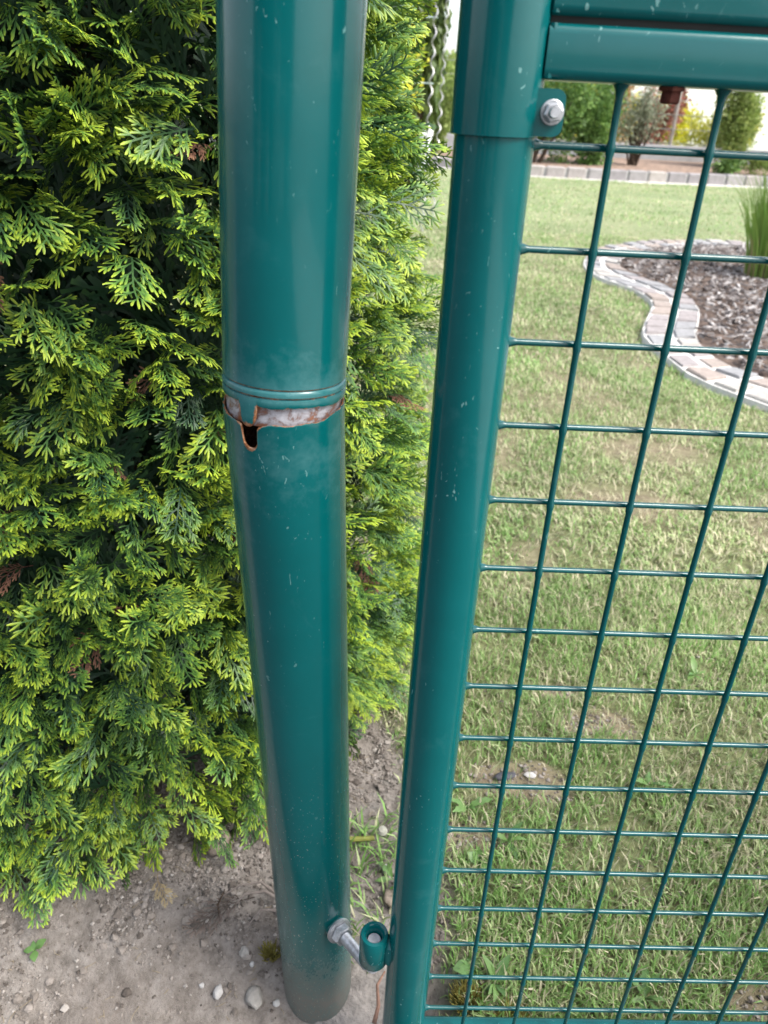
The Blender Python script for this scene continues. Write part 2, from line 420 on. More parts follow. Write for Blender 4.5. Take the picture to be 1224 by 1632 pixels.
def lo_rows(th):
    d = angd(th, T_EDGE + .02)
    wig = .0006 * np.sin(4 * th + 2) + .0005 * np.sin(11 * th + 1)
    k = np.clip((.155 - np.abs(d)) / .018, 0, 1)
    notch = -.0135 * k * (.55 + .45 * np.sqrt(np.clip(1 - (d / .152) ** 2, 0, 1)))
    dip = -.003 * np.exp(-(d / .32) ** 2)
    e = wig + notch + dip
    near = np.exp(-(d / .19) ** 4)
    rows = [(RO - .0013, -.80, .6, 0), (RO - .0013, -.1, .8, 0), (RO - .0013, e - .006, 1, 0), (RO - .0012, e, .55 + .4 * near, .6), (RO, e, .34 + .45 * near, .5)]
    rows.append((RO + .0001, e - .0009, .16 + .5 * near, .2))
    rows.append((RO, np.minimum(e - .003, -.0045), .04 + .10 * near, .3))
    for h in (-.0235, -.028, -.036, -.05, -.075, -.11, -.16): rows.append((RO, h, .0, max(0, .75 + h * 7)))
    for h in (-.25, -.35, -.45, -.55, -.66, -.80): rows.append((RO, h, 0, 0))
    return rows
o = grid_tube('lower_tube', loA, tuple(lw), lo_rows, RO, RO - .0024, M_POST, post); o['label'] = 'lower length of the green post, leaning, slotted at its rusty rim, soil on its foot'
mb = MB(); mb.lathe([(.0350, -.0135), (.0356, -.013), (.0360, -.002), (.0360, .012), (.0355, .03), (.0335, .03), (.0335, -.0135)], (upA[0], upA[1], upA[2]), Vector(upA) + Vector(upW), 96, False)
o = mb.build('inner_sleeve', M_SLEEVE, post); o['label'] = 'bare zinc inner sleeve streaked with rust'
# cap on top of post
mb = MB(); tp = Vector(upA) + Vector(upW).normalized() * .751; mb.lathe([(.0395, 0), (.0395, .012), (.036, .018), (.02, .023), (.001, .025)], tp, tp + Vector(upW), 48)
mb.build('post_cap', M_GATE, post)

# hinge bolt: boss, washer, nut, threaded rod, pin
pz = .131
pc = Vector((-.0664 + .0177 * (.71 - pz) / .65, .4531 + .0597 * (.71 - pz) / .65, pz))
BAR = Vector((.0117, .4277, 0))
hd = Vector((BAR.x - pc.x, BAR.y - pc.y, .016)).normalized()
ps = pc + hd * .0365
mb = MB(); mb.lathe([(.0115, -.004), (.0112, .002), (.0102, .0065), (.0092, .0080)], ps, ps + hd, 32); mb.build('weld_boss', M_GATE, post)
prof = []; h = .006
while h < .058: prof += [(.0058, h), (.0052, h + .0008)]; h += .0016
mb = MB(); mb.lathe(prof, ps, ps + hd, 24); rod = mb.build('threaded_rod', M_ZINC, post, True, 50)
mb = MB(); mb.lathe([(.0118, 0), (.0128, .0006), (.0128, .0028), (.0118, .0034)], ps + hd * .0080, ps + hd, 32); mb.build('washer', M_ZINC, rod)
mb = MB(); mb.lathe([(.0088, 0), (.0102, .0008), (.0102, .0075), (.0088, .0085)], ps + hd * .0115, ps + hd, 6, True, .35); mb.build('nut', M_ZINC, rod, True, 20)
re = ps + hd * .062
mb = MB(); mb.lathe([(.0064, -.004), (.0064, .0), (.0061, .036), (.0056, .0375)], (BAR.x, BAR.y, .157), None, 32); mb.build('hinge_pin', M_PIN, post)

# ------------------------------------------------------------------ gate leaf
GA = 0.0347648; gd = Vector((math.cos(GA), math.sin(GA), 0)); gn = Vector((math.sin(GA), -math.cos(GA), 0))   # gn faces the camera
TUBE = Vector((.0450, .4277, 0)); W0 = Vector((.10309, .42841, 0))
GW = 1.02
gate = empty('garden_gate', (TUBE.x, TUBE.y, 0))
tag(gate, 'dark green steel gate with square welded wire mesh, hung on the post', 'gate')
RT = .0201
mb = MB(); mb.lathe([(RT, .005), (RT, .3), (RT, .6), (RT, .90)], TUBE, None, 64); o = mb.build('frame_tube', M_GATE, gate); o['label'] = 'round green hinge-side tube of the gate'
far_c = TUBE + gd * GW
mb = MB(); mb.lathe([(RT, .005), (RT, .5), (RT, 1.02)], far_c, None, 48); mb.build('frame_tube', M_GATE, gate)
# push-on sleeve of the upper frame
sc_ = TUBE + Vector((-.0006, 0, 0)); RS = .0217
mb = MB(); mb.lathe([(RS - .0014, .846), (RS, .8465), (RS, .9), (RS, 1.02), (RS - .001, 1.022), (.004, 1.026)], sc_, None, 64, False); mb.V[0]
o = mb.build('socket_sleeve', M_GATE, gate); o['label'] = 'wider green sleeve slipped over the hinge tube'
mb = MB(); mb.lathe([(RS - .0014, .846), (RT + .0001, .8462)], sc_, None, 64, False); mb.build('sleeve_lip', M_RUST, gate)
# clamp lug: thin plate with rounded free corners
def plate(cx, cz, w, hgt, rad, th, off, mat, name):
    prof = [(-w / 2, -hgt / 2), (w / 2 - rad, -hgt / 2)] + [(w / 2 - rad + rad * math.sin(a), -hgt / 2 + rad - rad * math.cos(a)) for a in (.4, .8, 1.2, 1.57)]
    prof += [(w / 2 - rad + rad * math.cos(a), hgt / 2 - rad + rad * math.sin(a)) for a in (0.0, .4, .8, 1.2)] + [(w / 2 - rad, hgt / 2), (-w / 2, hgt / 2)]
    base = TUBE + gd * cx + Vector((0, 0, cz)) + gn * off
    A = [base + gd * x + Vector((0, 0, z)) + gn * th / 2 for x, z in prof]; B = [p - gn * th for p in A]; n = len(A)
    m = MB(); m.add(A + B, [tuple(range(n)), tuple(range(2 * n - 1, n - 1, -1))] + [(k, n + k, n + (k + 1) % n, (k + 1) % n) for k in range(n)])
    return m.build(name, mat, gate, True, 30)
lug = plate(.0216, .8575, .0175, .0205, .0045, .003, .0118, M_GATE, 'clamp_lug')
plate(.0216, .8575, .0170, .0200, .0045, .003, .0070, M_GATE, 'clamp_lug')
lb = TUBE + gd * .0243 + Vector((0, 0, .8578)) + gn * .0133
mb = MB(); mb.lathe([(.0052, 0), (.0056, .0003), (.0056, .0012), (.0052, .0015)], lb, lb + gn, 32); mb.build('clamp_washer', M_ZINC, lug)
mb = MB(); mb.lathe([(.0040, 0), (.0046, .0004), (.0046, .0036), (.0038, .0042)], lb + gn * .0015, lb + gn, 6, True, .5); mb.build('clamp_nut', M_ZINC, lug, True, 20)
mb = MB(); mb.lathe([(.0026, -.012), (.0026, .0060), (.0022, .0066)], lb + gn * .0015, lb + gn, 20); mb.build('clamp_bolt', M_ZINC, lug)

def rail(z0, z1, x0, x1, th, bev, name, label=None, mat=M_GATE, off=0.0):
    """hollow-section rail with rounded long edges"""
    hz = (z1 - z0) / 2; hy = th / 2; pr = []
    for sy, sz, a0 in ((1, 1, 0), (-1, 1, 90), (-1, -1, 180), (1, -1, 270)):
        for k in range(5):
            a = math.radians(a0 + k * 22.5); pr.append((sy * (hy - bev) + bev * math.cos(a), sz * (hz - bev) + bev * math.sin(a)))
    n = len(pr); V = []
    for x in (x0, x1):
        for y, z in pr: V.append(TUBE + gd * x + gn * (off + y) + Vector((0, 0, (z0 + z1) / 2 + z)))
    m = MB(); m.add(V, [(k, (k + 1) % n, n + (k + 1) % n, n + k) for k in range(n)] + [tuple(range(n - 1, -1, -1)), tuple(range(n, 2 * n))])
    o = m.build(name, mat, gate, True, 40)
    if label: o['label'] = label
    return o
rail(.8712, .8945, .0185, GW - .018, .026, .0045, 'top_rail', 'lower of the two green box rails above the mesh')
rail(.8967, .935, .0190, GW - .018, .026, .0045, 'upper_rail', 'upper green box rail with a dark seam below it')
rail(.8935, .8980, .0190, GW - .018, .020, .0005, 'rail_gap_shade', 'near-black strip coloured as the shaded gap between the two box rails', plain('seam_shadow_gap', (.012, .014, .013), .9))  # recessed filler, coloured near-black for the shade inside the rail gap
rail(.026, .0560, .018, GW - .018, .028, .006, 'bottom_rail')
# fillet welds where rails meet the tube
for z0, z1 in ((.872, .894), (.898, .934), (.027, .055)):
    mb = MB(); p = TUBE + gd * .0205 + gn * .0105; mb.tube([p + Vector((0, 0, z0)), p + Vector((0, 0, (z0 + z1) / 2)) + gd * .0006, p + Vector((0, 0, z1))], [.0022, .0026, .0022], 8); mb.build('weld_seam', M_GATE, gate)
# rusty hex bolt head under the rail
rb = TUBE + gd * .0826 + gn * .004 + Vector((0, 0, .8712))
mb = MB(); mb.lathe([(.0066, 0), (.0066, -.0016), (.0050, -.0018), (.0050, -.0064), (.0042, -.0072)], rb, None, 6, True, .3); o = mb.build('rusty_bolt', M_RUST, gate, True, 20); o['label'] = 'rust brown hex bolt head under the rail'

# mesh wires, each one a part
SPX, SPZ = .05, .0503057
zt, zb = .8716, .0555
vp = [(0, 0, zb)]; vr = [.00185]
for j in range(15, -1, -1):
    zc = (-.0170816 + H) - SPZ * j
    for dz, q in ((-.004, .0019), (-.0014, .0024), (.0014, .0024), (.004, .0019)): vp.append((0, 0, zc + dz)); vr.append(q)
vp += [(0, 0, zt - .006), (0, 0, zt - .003), (0, 0, zt)]; vr += [.0019, .0025, .0046]
vm = MB(); vm.tube(vp, vr, 12)
vme = vm.mesh('vertical_wire', M_WIRE)
for i in range(19):
    p = W0 + gd * (SPX * i) + gn * .0019
    if (p - TUBE).length > GW - .03: break
    link('vertical_wire', vme, gate, p - Vector(gate.location) + Vector(gate.location))
hm = MB(); L = GW - 2 * RT + .004
hm.tube([gd * -.001, gd * .0012, gd * .0035, gd * .007, gd * (L * .5), gd * (L - .007), gd * (L - .003), gd * L], [.0050, .0044, .0029, .0019, .0019, .0019, .0030, .0048], 12)
hme = hm.mesh('horizontal_wire', M_WIRE)
for j in range(16):
    z = (-.0170816 + H) - SPZ * j
    link('horizontal_wire', hme, gate, TUBE + gd * (RT - .0022) - gn * .0019 + Vector((0, 0, z)))
# hinge barrel welded to the tube
mb = MB(); mb.lathe([(.0074, .164), (.0115, .1645), (.0131, .167), (.0131, .199), (.0120, .2022), (.0092, .2027), (.0074, .2005), (.0072, .18), (.0074, .164)], (BAR.x, BAR.y, 0), None, 48, False)
o = mb.build('hinge_barrel', M_GATE, gate, True, 60); o['label'] = 'short green hinge barrel with the zinc pin end inside'
mb = MB(); q = (BAR + TUBE) / 2 + Vector((-.002, 0, 0))
mb.tube([q + Vector((0, .001, .167)), q + Vector((0, -.003, .173)), q + Vector((0, -.0035, .183)), q + Vector((0, -.003, .192)), q + Vector((0, .001, .199))], [.003, .0068, .0072, .0066, .003], 12); mb.build('weld_bead', M_GATE, gate)

# ------------------------------------------------------------------ thuja
def make_spray(seed, lo=False, L=None):
    r = np.random.default_rng(seed); Vs = []; Fs = []; Ts = []; base = [0]
    def strip(p, d, ln, w, t0, t1, curl=0.0, term=True):
        """p,d 2D; flat scaly branchlet with a mid ridge, widest near its blunt tip"""
        n2 = np.array([-d[1], d[0]]); zt = r.normal(0, .14)
        if not term: S = [0, 1.0]; Wd = [1, .95]
        elif lo: S = [0, 1.0]; Wd = [.8, 1.15]
        else: S = [0, .68, 1.0]; Wd = [.70, 1.18, .50]
        flat = lo or not term; rows = []
        for s_, w_ in zip(S, Wd):
            c = p + d * ln * s_ + n2 * curl * ln * s_ * s_
            z = zt * ln * s_ - .16 * ln * s_ * s_ if term else 0.0
            tv = t0 + (t1 - t0) * s_ ** 1.2
            rows.append(len(Vs)); Vs.append((*(c + n2 * w * w_ * .5), z))
            if not flat: Vs.append((*c, z + w * .34))
            Vs.append((*(c - n2 * w * w_ * .5), z)); Ts.extend([tv] * (2 if flat else 3))
        k = 2 if flat else 3
        for a, b2 in zip(rows[:-1], rows[1:]):
            for q in range(k - 1): Fs.append((a + q, a + q + 1, b2 + q + 1, b2 + q))
        return p + d * ln + n2 * curl * ln
    def rot(d, a): c, s_ = math.cos(a), math.sin(a); return np.array([d[0] * c - d[1] * s_, d[0] * s_ + d[1] * c])
    L = L or r.uniform(.058, .090)
    sp = .0056; n = int(L / sp); p = np.zeros(2); d = np.array([1.0, 0.0]); bend = r.normal(0, .035)
    side = 1 if r.random() < .5 else -1
    for i in range(n):
        t = i / n
        d = rot(d, bend + r.normal(0, .03))
        q = strip(p, d, sp * 1.06, .0016 * (1 - .3 * t) + .0005, .02 + .2 * t, .02 + .22 * t, 0, False)
        if t > .10:
            side = -side
            bl = (.008 + .026 * math.sin(math.pi * min(1, (.16 + t * .84)) ** .85)) * r.uniform(.65, 1.2) * (L / .075)
            bl = min(bl, (L * (1 - t)) * .85 + .009)
            bd = rot(d, side * r.uniform(.60, .92)); bp = q.copy(); m = max(1, int(bl / .0062)); s2 = side
            for k in range(m):
                bd = rot(bd, -side * .05 + r.normal(0, .05))
                last = k == m - 1
                u = (k + 1) / m
                if last:
                    strip(bp, bd, .0100 * r.uniform(.75, 1.3), .0023, .38 + .1 * t, .90 + .15 * t, r.normal(0, .08))
                else:
                    bq = strip(bp, bd, .0064, .0018, .08 + .22 * u, .10 + .25 * u, 0, False)
                    for s3 in ((s2,) if r.random() < .5 else (s2, -s2)):
                        ln = .0088 * r.uniform(.7, 1.5) * (1.15 - .3 * u)
                        strip(bq, rot(bd, s3 * r.uniform(.48, .75)), ln, .0021, .18 + .2 * u, .66 + .34 * u * r.uniform(.6, 1.2), -s3 * .1 + r.normal(0, .06))
                    s2 = -s2; bp = bq
        p = q
    strip(p, d, .011, .0024, .5, 1.05)
    V = np.array(Vs); T = np.array(Ts)
    # arch along the axis, cup across it
    cu = r.uniform(1.5, 4.0); cv = r.uniform(1.0, 5.0)
    V[:, 2] += -cu * V[:, 0] ** 2 - cv * V[:, 1] ** 2 + .004 * np.sin(V[:, 0] * 80 + r.uniform(0, 6)) * np.sin(V[:, 1] * 70 + r.uniform(0, 6))
    return V.astype(np.float32), np.array(Fs, np.int32), np.clip(T, 0, 1.1).astype(np.float32)
HI = [make_spray(100 + k) for k in range(14)]
LO = [make_spray(300 + k, True) for k in range(6)]

def bush_r(z, th):
    k = .478 - .050 * (z / .86) - .02 * np.exp(-(z / .05) ** 2)
    return k * (1 + .035 * np.sin(3 * th + 4 * z) + .025 * np.sin(7 * th - 9 * z + 1))
thuja = empty('thuja_shrub', (BUSH[0], BUSH[1], 0))
tag(thuja, 'dense bright green thuja with lime tips behind the green post', 'shrub')
CAMP = np.array([0, 0, H])
def basis(ax, roll):
    ax = ax / np.linalg.norm(ax)
    up = np.array([0, 0, 1.0]); s_ = np.cross(up, ax); s_ /= np.linalg.norm(s_) + 1e-9; n_ = np.cross(ax, s_)
    c, q = math.cos(roll), math.sin(roll)
    y = s_ * c + n_ * q; z = -s_ * q + n_ * c
    return np.stack([ax, y, z], 1)                 # columns: frond axis, width, normal
sprays = []                                        # (pos, basis, scale, vigour, visible score)
r = np.random.default_rng(11)
cam_az = math.atan2(-BUSH[1], -BUSH[0])
def add_cluster(z, th, nfr, depth, vig, spread=.55):
    out = np.array([math.cos(th), math.sin(th), 0.0]); tg = np.array([-math.sin(th), math.cos(th), 0.0])
    el = r.normal(.22, .25) - .30 * math.exp(-z / .12)
    cd = out * math.cos(el) + np.array([0, 0, math.sin(el)]) + tg * r.normal(0, .3)
    cd /= np.linalg.norm(cd)
    R_ = bush_r(z, th) - depth
    c = np.array([BUSH[0], BUSH[1], z]) + out * (R_ - .074)
    for k in range(nfr):
        a = cd + tg * r.normal(0, spread) + np.array([0, 0, 1]) * r.normal(0, spread * .55)
        a /= np.linalg.norm(a)
        pos = c + a * r.uniform(.0, .035) + tg * r.normal(0, .020) + np.array([0, 0, r.normal(0, .020)])
        pos[2] = max(pos[2], .02)
        roll = r.normal(0, .75)
        sprays.append((pos, basis(a, roll), r.uniform(.66, .98), float(np.clip(vig + r.normal(0, .14), 0, 1))))
zmax = 1.85
for z in np.arange(.025, zmax, .042):
    n = int(2 * math.pi * bush_r(z, 0) / .042)
    for k in range(n):
        th = 2 * math.pi * (k + r.uniform(-.45, .45)) / n + z * 9
        da = angd(th, cam_az)
        zz = float(np.clip(z + r.uniform(-.022, .022), .025, zmax))
        if -.70 < da < 1.35 and zz < 1.16:
            add_cluster(zz, th, r.integers(3, 5) + (1 if zz > .72 else 0), abs(r.normal(0, .017)) - .006, float(np.clip(r.normal(.68, .20), .12, 1)))
        elif r.random() < .24: add_cluster(zz, th, 3, r.normal(0, .02), .55)
n_outer = len(sprays)
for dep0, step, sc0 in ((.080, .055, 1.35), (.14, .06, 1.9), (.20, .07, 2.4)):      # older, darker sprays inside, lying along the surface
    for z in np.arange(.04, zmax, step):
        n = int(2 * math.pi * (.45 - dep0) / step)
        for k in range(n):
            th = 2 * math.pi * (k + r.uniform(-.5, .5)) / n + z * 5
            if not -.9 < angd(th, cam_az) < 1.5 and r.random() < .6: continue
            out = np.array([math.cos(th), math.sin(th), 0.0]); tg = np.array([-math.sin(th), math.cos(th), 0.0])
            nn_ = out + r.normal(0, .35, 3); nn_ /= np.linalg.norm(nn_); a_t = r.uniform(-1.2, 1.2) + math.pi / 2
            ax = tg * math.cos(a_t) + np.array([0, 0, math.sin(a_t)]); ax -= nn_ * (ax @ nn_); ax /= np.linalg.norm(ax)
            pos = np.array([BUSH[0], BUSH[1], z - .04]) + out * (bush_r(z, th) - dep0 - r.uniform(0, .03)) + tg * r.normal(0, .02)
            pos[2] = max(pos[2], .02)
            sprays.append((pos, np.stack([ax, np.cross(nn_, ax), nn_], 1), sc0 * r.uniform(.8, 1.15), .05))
# visible size of each spray from the photograph's side decides which ones are single parts
sc = []
for i, (p, B, s_, v) in enumerate(sprays):
    q = p + B[:, 0] * .07 * s_ - CAMP; dep = q @ np.array(Fv); x = q @ np.array(Rv) / dep * 1226 + 612; y = 816 - q @ np.array(Uv) / dep * 1226
    outw = (q[:2] + CAMP[:2] - np.array(BUSH)); rr = np.hypot(*outw)
    vis = dep > 0 and -40 < x < 700 and -40 < y < 1500 and i < n_outer and (outw @ (-q[:2])) > 0
    sc.append((rr - .40) * 4 + 1.0 / dep if vis and not (395 < x < 520) else -99)
order = np.argsort(-np.array(sc)); single = set(order[:300].tolist())
spray_me = [mesh('spray', V, F, M_THUJA_OBJ, False, {'tip': T, 'rnd': np.full(len(T), .5)}) for V, F, T in HI]
for m in spray_me: m.polygons.foreach_set('use_smooth', np.ones(len(m.polygons), bool))
AV = []; AF = []; AT = []; AR = []; off = 0
for i, (p, B, s_, v) in enumerate(sprays):
    if i in single:
        o = bpy.data.objects.new('spray', spray_me[i % len(HI)]); COL.objects.link(o); o.parent = thuja
        o.matrix_basis = Matrix(((B[0, 0] * s_, B[0, 1] * s_, B[0, 2] * s_, p[0] - BUSH[0]), (B[1, 0] * s_, B[1, 1] * s_, B[1, 2] * s_, p[1] - BUSH[1]), (B[2, 0] * s_, B[2, 1] * s_, B[2, 2] * s_, p[2]), (0, 0, 0, 1)))
        continue
    th = math.atan2(p[1] - BUSH[1], p[0] - BUSH[0]); front = -.9 < angd(th, cam_az) < 1.5 and p[2] < 1.35 and i < n_outer
    V, F, T = (HI if front else LO)[i % (len(HI) if front else len(LO))]
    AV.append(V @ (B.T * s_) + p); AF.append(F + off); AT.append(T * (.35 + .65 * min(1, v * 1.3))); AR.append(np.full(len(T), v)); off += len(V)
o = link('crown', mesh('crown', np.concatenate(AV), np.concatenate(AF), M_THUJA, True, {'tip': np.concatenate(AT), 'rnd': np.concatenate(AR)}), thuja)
o['kind'] = 'stuff'
dead_me = [mesh('withered_spray', V, F, M_DEADRED, True, {'tip': T, 'rnd': np.full(len(T), .5)}) for V, F, T in HI[:3]]
for q in range(26):
    th = cam_az + r.uniform(-.6, 1.2); z = r.uniform(.05, 1.1); out = np.array([math.cos(th), math.sin(th), 0.0])
    B = basis(out + r.normal(0, .6, 3), r.normal(0, 1)); p = out * (bush_r(z, th) - .075); s_ = r.uniform(.5, .9)
    o = bpy.data.objects.new('withered_spray', dead_me[q % 3]); COL.objects.link(o); o.parent = thuja
    M4 = Matrix.Identity(4)
    for i_ in range(3):
        for j_ in range(3): M4[i_][j_] = B[i_, j_] * s_
    M4[0][3], M4[1][3], M4[2][3] = p[0], p[1], z
    o.matrix_basis = M4
print('sprays', len(sprays), 'crown faces', sum(len(f) for f in AF))
mb = MB(); mb.tube([(BUSH[0], BUSH[1], -.05), (BUSH[0] + .01, BUSH[1], .5), (BUSH[0], BUSH[1] + .01, 1.1), (BUSH[0], BUSH[1], 1.8)], [.04, .033, .022, .006], 12); mb.build('trunk', M_BARK, thuja)
mb = MB(); rr_ = random.Random(5)
for k in range(170):
    z = rr_.uniform(.03, 1.5); a = rr_.uniform(0, 6.283); R_ = bush_r(z, a) - .10
    c = Vector((BUSH[0], BUSH[1], z - .10 if z > .15 else z * .4)); e = Vector((BUSH[0] + R_ * math.cos(a), BUSH[1] + R_ * math.sin(a), z))
    mid = c.lerp(e, .5) + Vector((rr_.uniform(-.02, .02), rr_.uniform(-.02, .02), rr_.uniform(-.04, 0)))
    mb.tube([c, mid, e], [.006, .004, .0015], 5, False)
    for q in range(3):
        t = rr_.uniform(.5, .95); b_ = mid.lerp(e, (t - .5) * 2); mb.tube([b_, b_ + Vector((rr_.uniform(-.05, .05), rr_.uniform(-.05, .05), rr_.uniform(-.02, .05)))], [.0015, .0008], 4, False)
mb.build('limbs', M_BARK, thuja)

# ------------------------------------------------------------------ dead sprays, litter, stones
def spray_obj(name, k, pos, dirv, roll, s_, mat, label, cat, group=None):
    V, F, T = HI[k]; V = V.copy(); V[:, 2] *= .5
    B = basis(np.array(dirv, float), roll)
    me = mesh(name, V @ (B.T * s_), F, mat, True, {'tip': T, 'rnd': np.full(len(T), .5)})
    o = link(name, me, None, pos); tag(o, label, cat, group); return o
spray_obj('dry_spray', 0, (-.13, .590, .012), (-.9, -.35, .05), .2, .85, M_DEAD, 'grey-brown dead thuja spray lying left of the post foot', 'dead spray')
spray_obj('dry_spray', 3, (-.118, .66, .012), (-.3, .6, .1), .5, .7, M_DEADRED, 'red-brown dead thuja litter on dark soil under the shrub', 'dead spray')
spray_obj('dry_spray', 5, (-.25, .605, .022), (.25, -1, -.1), .1, .45, M_TAN, 'tan withered thuja tip below the lowest green sprays', 'dead spray')

ico_V = []; gr = (1 + 5 ** .5) / 2
for a in (-1, 1):
    for b in (-gr, gr): ico_V += [(0, a, b), (a, b, 0), (b, 0, a)]
ico_V = np.array(ico_V) / math.hypot(1, gr)
def hull_faces(P):
    import itertools
    F = []
    for i, j, k in itertools.combinations(range(len(P)), 3):
        n = np.cross(P[j] - P[i], P[k] - P[i]); d = (P - P[i]) @ n
        if np.all(d <= 1e-6): F.append((i, j, k))
        elif np.all(d >= -1e-6): F.append((i, k, j))
    return np.array(F)
ico_F = hull_faces(ico_V)
def subdiv(V, F):
    V = [tuple(v) for v in V]; c = {}; G = []
    def mid(a, b):
        k = (min(a, b), max(a, b))
        if k not in c:
            m = (np.array(V[a]) + np.array(V[b])) / 2; V.append(tuple(m / np.linalg.norm(m))); c[k] = len(V) - 1
        return c[k]
    for a, b, d in F:
        x, y, z = mid(a, b), mid(b, d), mid(d, a); G += [(a, x, z), (x, b, y), (z, y, d), (x, y, z)]
    return np.array(V), np.array(G)
ico2 = subdiv(ico_V, ico_F); ico3 = subdiv(*ico2)
def stone_mesh(name, dims, seed, mat, rough=.16):
    rr = np.random.default_rng(seed); V, F = ico3; V = V.copy()
    for k in range(9):
        n = rr.normal(0, 1, 3); n /= np.linalg.norm(n); c = rr.uniform(.62, .92); d = V @ n
        V -= np.outer(np.clip(d - c, 0, 9) * .85, n)
    V *= 1 + rough * .3 * rr.normal(0, .2, (len(V), 1))
    return mesh(name, V * np.array(dims) / 2, F, mat, True)
M_ST = [plain('pale_stone', (.27, .255, .235), .85, .15, 90, .2, 0, .3), plain('white_stone', (.36, .35, .34), .8, .12, 90, .2, 0, .2), plain('tan_stone', (.23, .19, .155), .85, .2, 90, .2, 0, .3), plain('dark_slate', (.055, .055, .065), .7, .2, 90, .3, 0, .2)]
for (x, y, dx, dy, dz, rz, m, lab) in (
    (-.116, .500, .021, .027, .016, .3, 0, 'palest wedge-shaped stone lying left of the post foot'),
    (-.158, .505, .011, .019, .010, -.2, 1, 'small white stone left of the wedge-shaped stone'),
    (-.188, .668, .030, .046, .028, -.4, 2, 'tan stone half hidden under the thuja edge'),
    (.032, .600, .022, .026, .018, .5, 2, 'buff stone between post and gate tube'),
    (.026, .640, .011, .014, .010, .1, 1, 'little pale stone behind the buff stone near the gate tube'),
    (-.134, .540, .014, .014, .009, .2, 0, 'round grey pebble beside the moss tuft'),
    (-.124, .531, .006, .007, .005, .2, 1, 'tiny white pebble just below the round grey pebble'),
    (-.091, .497, .009, .009, .006, .7, 1, 'small white pebble against the post foot'),
    (-.235, .592, .012, .010, .008, .7, 0, 'small grey square-cut stone below the thuja'),
    (-.178, .510, .007, .007, .005, .7, 1, 'tiny pale pebble left of the white stone'),
    (.196, .806, .034, .016, .009, .3, 3, 'dark slate flake lying in the lawn behind the mesh'),
    (.233, .812, .019, .012, .008, .1, 1, 'white pebble beside the slate flake in the lawn'),
    (.112, .850, .018, .014, .010, .1, 0, 'pale grey pebble in the grass beside the gate tube')):
    o = link('stone', stone_mesh('stone', (dx, dy, dz), int(abs(x) * 9999), M_ST[m]), None, (x, y, float(ground_z(np.array(x), np.array(y))) + dz * .25)); o.rotation_euler = (0, 0, rz); tag(o, lab, 'stone')

def scatter(name, n, area, dens, size, mat, seed, label, zoff=.12, base=(ico_V, ico_F), flat=.7, pw=4.0):
    rr = np.random.default_rng(seed); P = []
    while len(P) < n:
        x = rr.uniform(area[0], area[1], n); y = rr.uniform(area[2], area[3], n); k = rr.random(n) < dens(x, y)
        P += list(zip(x[k], y[k]))
    P = np.array(P[:n]); V0, F0 = base; m = len(V0)
    s_ = size[0] + (size[1] - size[0]) * rr.random(n) ** pw
    A = rr.normal(0, 1, (n, 3, 3)); Q, _ = np.linalg.qr(A)
    V = np.einsum('vk,nkj->nvj', V0, Q) * (1 + rr.uniform(-.38, .38, (n, m, 1))) * s_[:, None, None] / 2
    V[:, :, 2] *= flat
    V[:, :, 0] += P[:, 0:1]; V[:, :, 1] += P[:, 1:2]; V[:, :, 2] += ground_z(P[:, 0], P[:, 1])[:, None] + s_[:, None] * zoff
    F = F0[None] + (np.arange(n) * m)[:, None, None]
    at = np.repeat(rr.random(n), m)
    o = link(name, mesh(name, V.reshape(-1, 3), F.reshape(-1, 3), mat, False, {'rnd': at})); tag(o, label, None, None, 'stuff'); return o
ct = NT('soil_crumbs'); c = ct.ramp(ct.attr('rnd'), [(0, (.075, .064, .056)), (.4, (.170, .149, .132)), (.85, (.235, .210, .190)), (1, (.29, .27, .25))])
ct.bump(ct.bsdf(c, .95, 0, .1), ct.noise(500, 4), .5, .001); M_CRUMB = ct.m
def soil_d(x, y):
    db = np.hypot(x - BUSH[0], y - BUSH[1]); near = np.clip(1 - (db - .42) / .20, 0.40, 1)
    return (1 - .9 * lawn_mask(x, y)) * near * (.25 + .9 * (fbm(x, y, 14, 3, 4) > .46))
octa = (np.array([(1, 0, 0), (-1, 0, 0), (0, 1, 0), (0, -1, 0), (0, 0, 1), (0, 0, -1)], float), np.array([(0, 2, 4), (2, 1, 4), (1, 3, 4), (3, 0, 4), (2, 0, 5), (1, 2, 5), (3, 1, 5), (0, 3, 5)]))
scatter('soil_grit', 21000, (-.62, .16, .40, 1.0), soil_d, (.0016, .0058), M_CRUMB, 1, 'fine grey-brown grit covering the bare soil', zoff=.30, base=octa, pw=2.0)
scatter('soil_crumbs', 4500, (-.62, .16, .40, 1.0), soil_d, (.003, .0125), M_CRUMB, 6, 'larger crumbs of grey-brown soil on the bare ground')
scatter('lawn_crumbs', 2500, (.05, .9, .42, 1.3), lambda x, y: bare(x, y) * .9 + .04, (.002, .008), M_CRUMB, 2, 'soil crumbs in the bare patches of the lawn')
# scattered stalks, needles and fine twigs
mb = MB(); rr_ = random.Random(9)
for k in range(260):
    x = rr_.uniform(-.5, .12); y = rr_.uniform(.42, .85)
    if lawn_mask(np.array(x), np.array(y)) > .5: continue
    z = float(ground_z(np.array(x), np.array(y))) + .002; a = rr_.uniform(0, 6.28); ln = rr_.uniform(.004, .022)
    p = Vector((x, y, z)); d = Vector((math.cos(a), math.sin(a), rr_.uniform(-.02, .1))) * ln
    mb.tube([p, p + d * .5 + Vector((rr_.uniform(-.002, .002), rr_.uniform(-.002, .002), .001)), p + d], [.0004, .0004, .0003], 4, False)
tag(mb.build('straw_litter', plain('straw_litter', (.22, .18, .125), .9, .35, 300)), 'fine straw and needle litter on the soil', None, None, 'stuff')
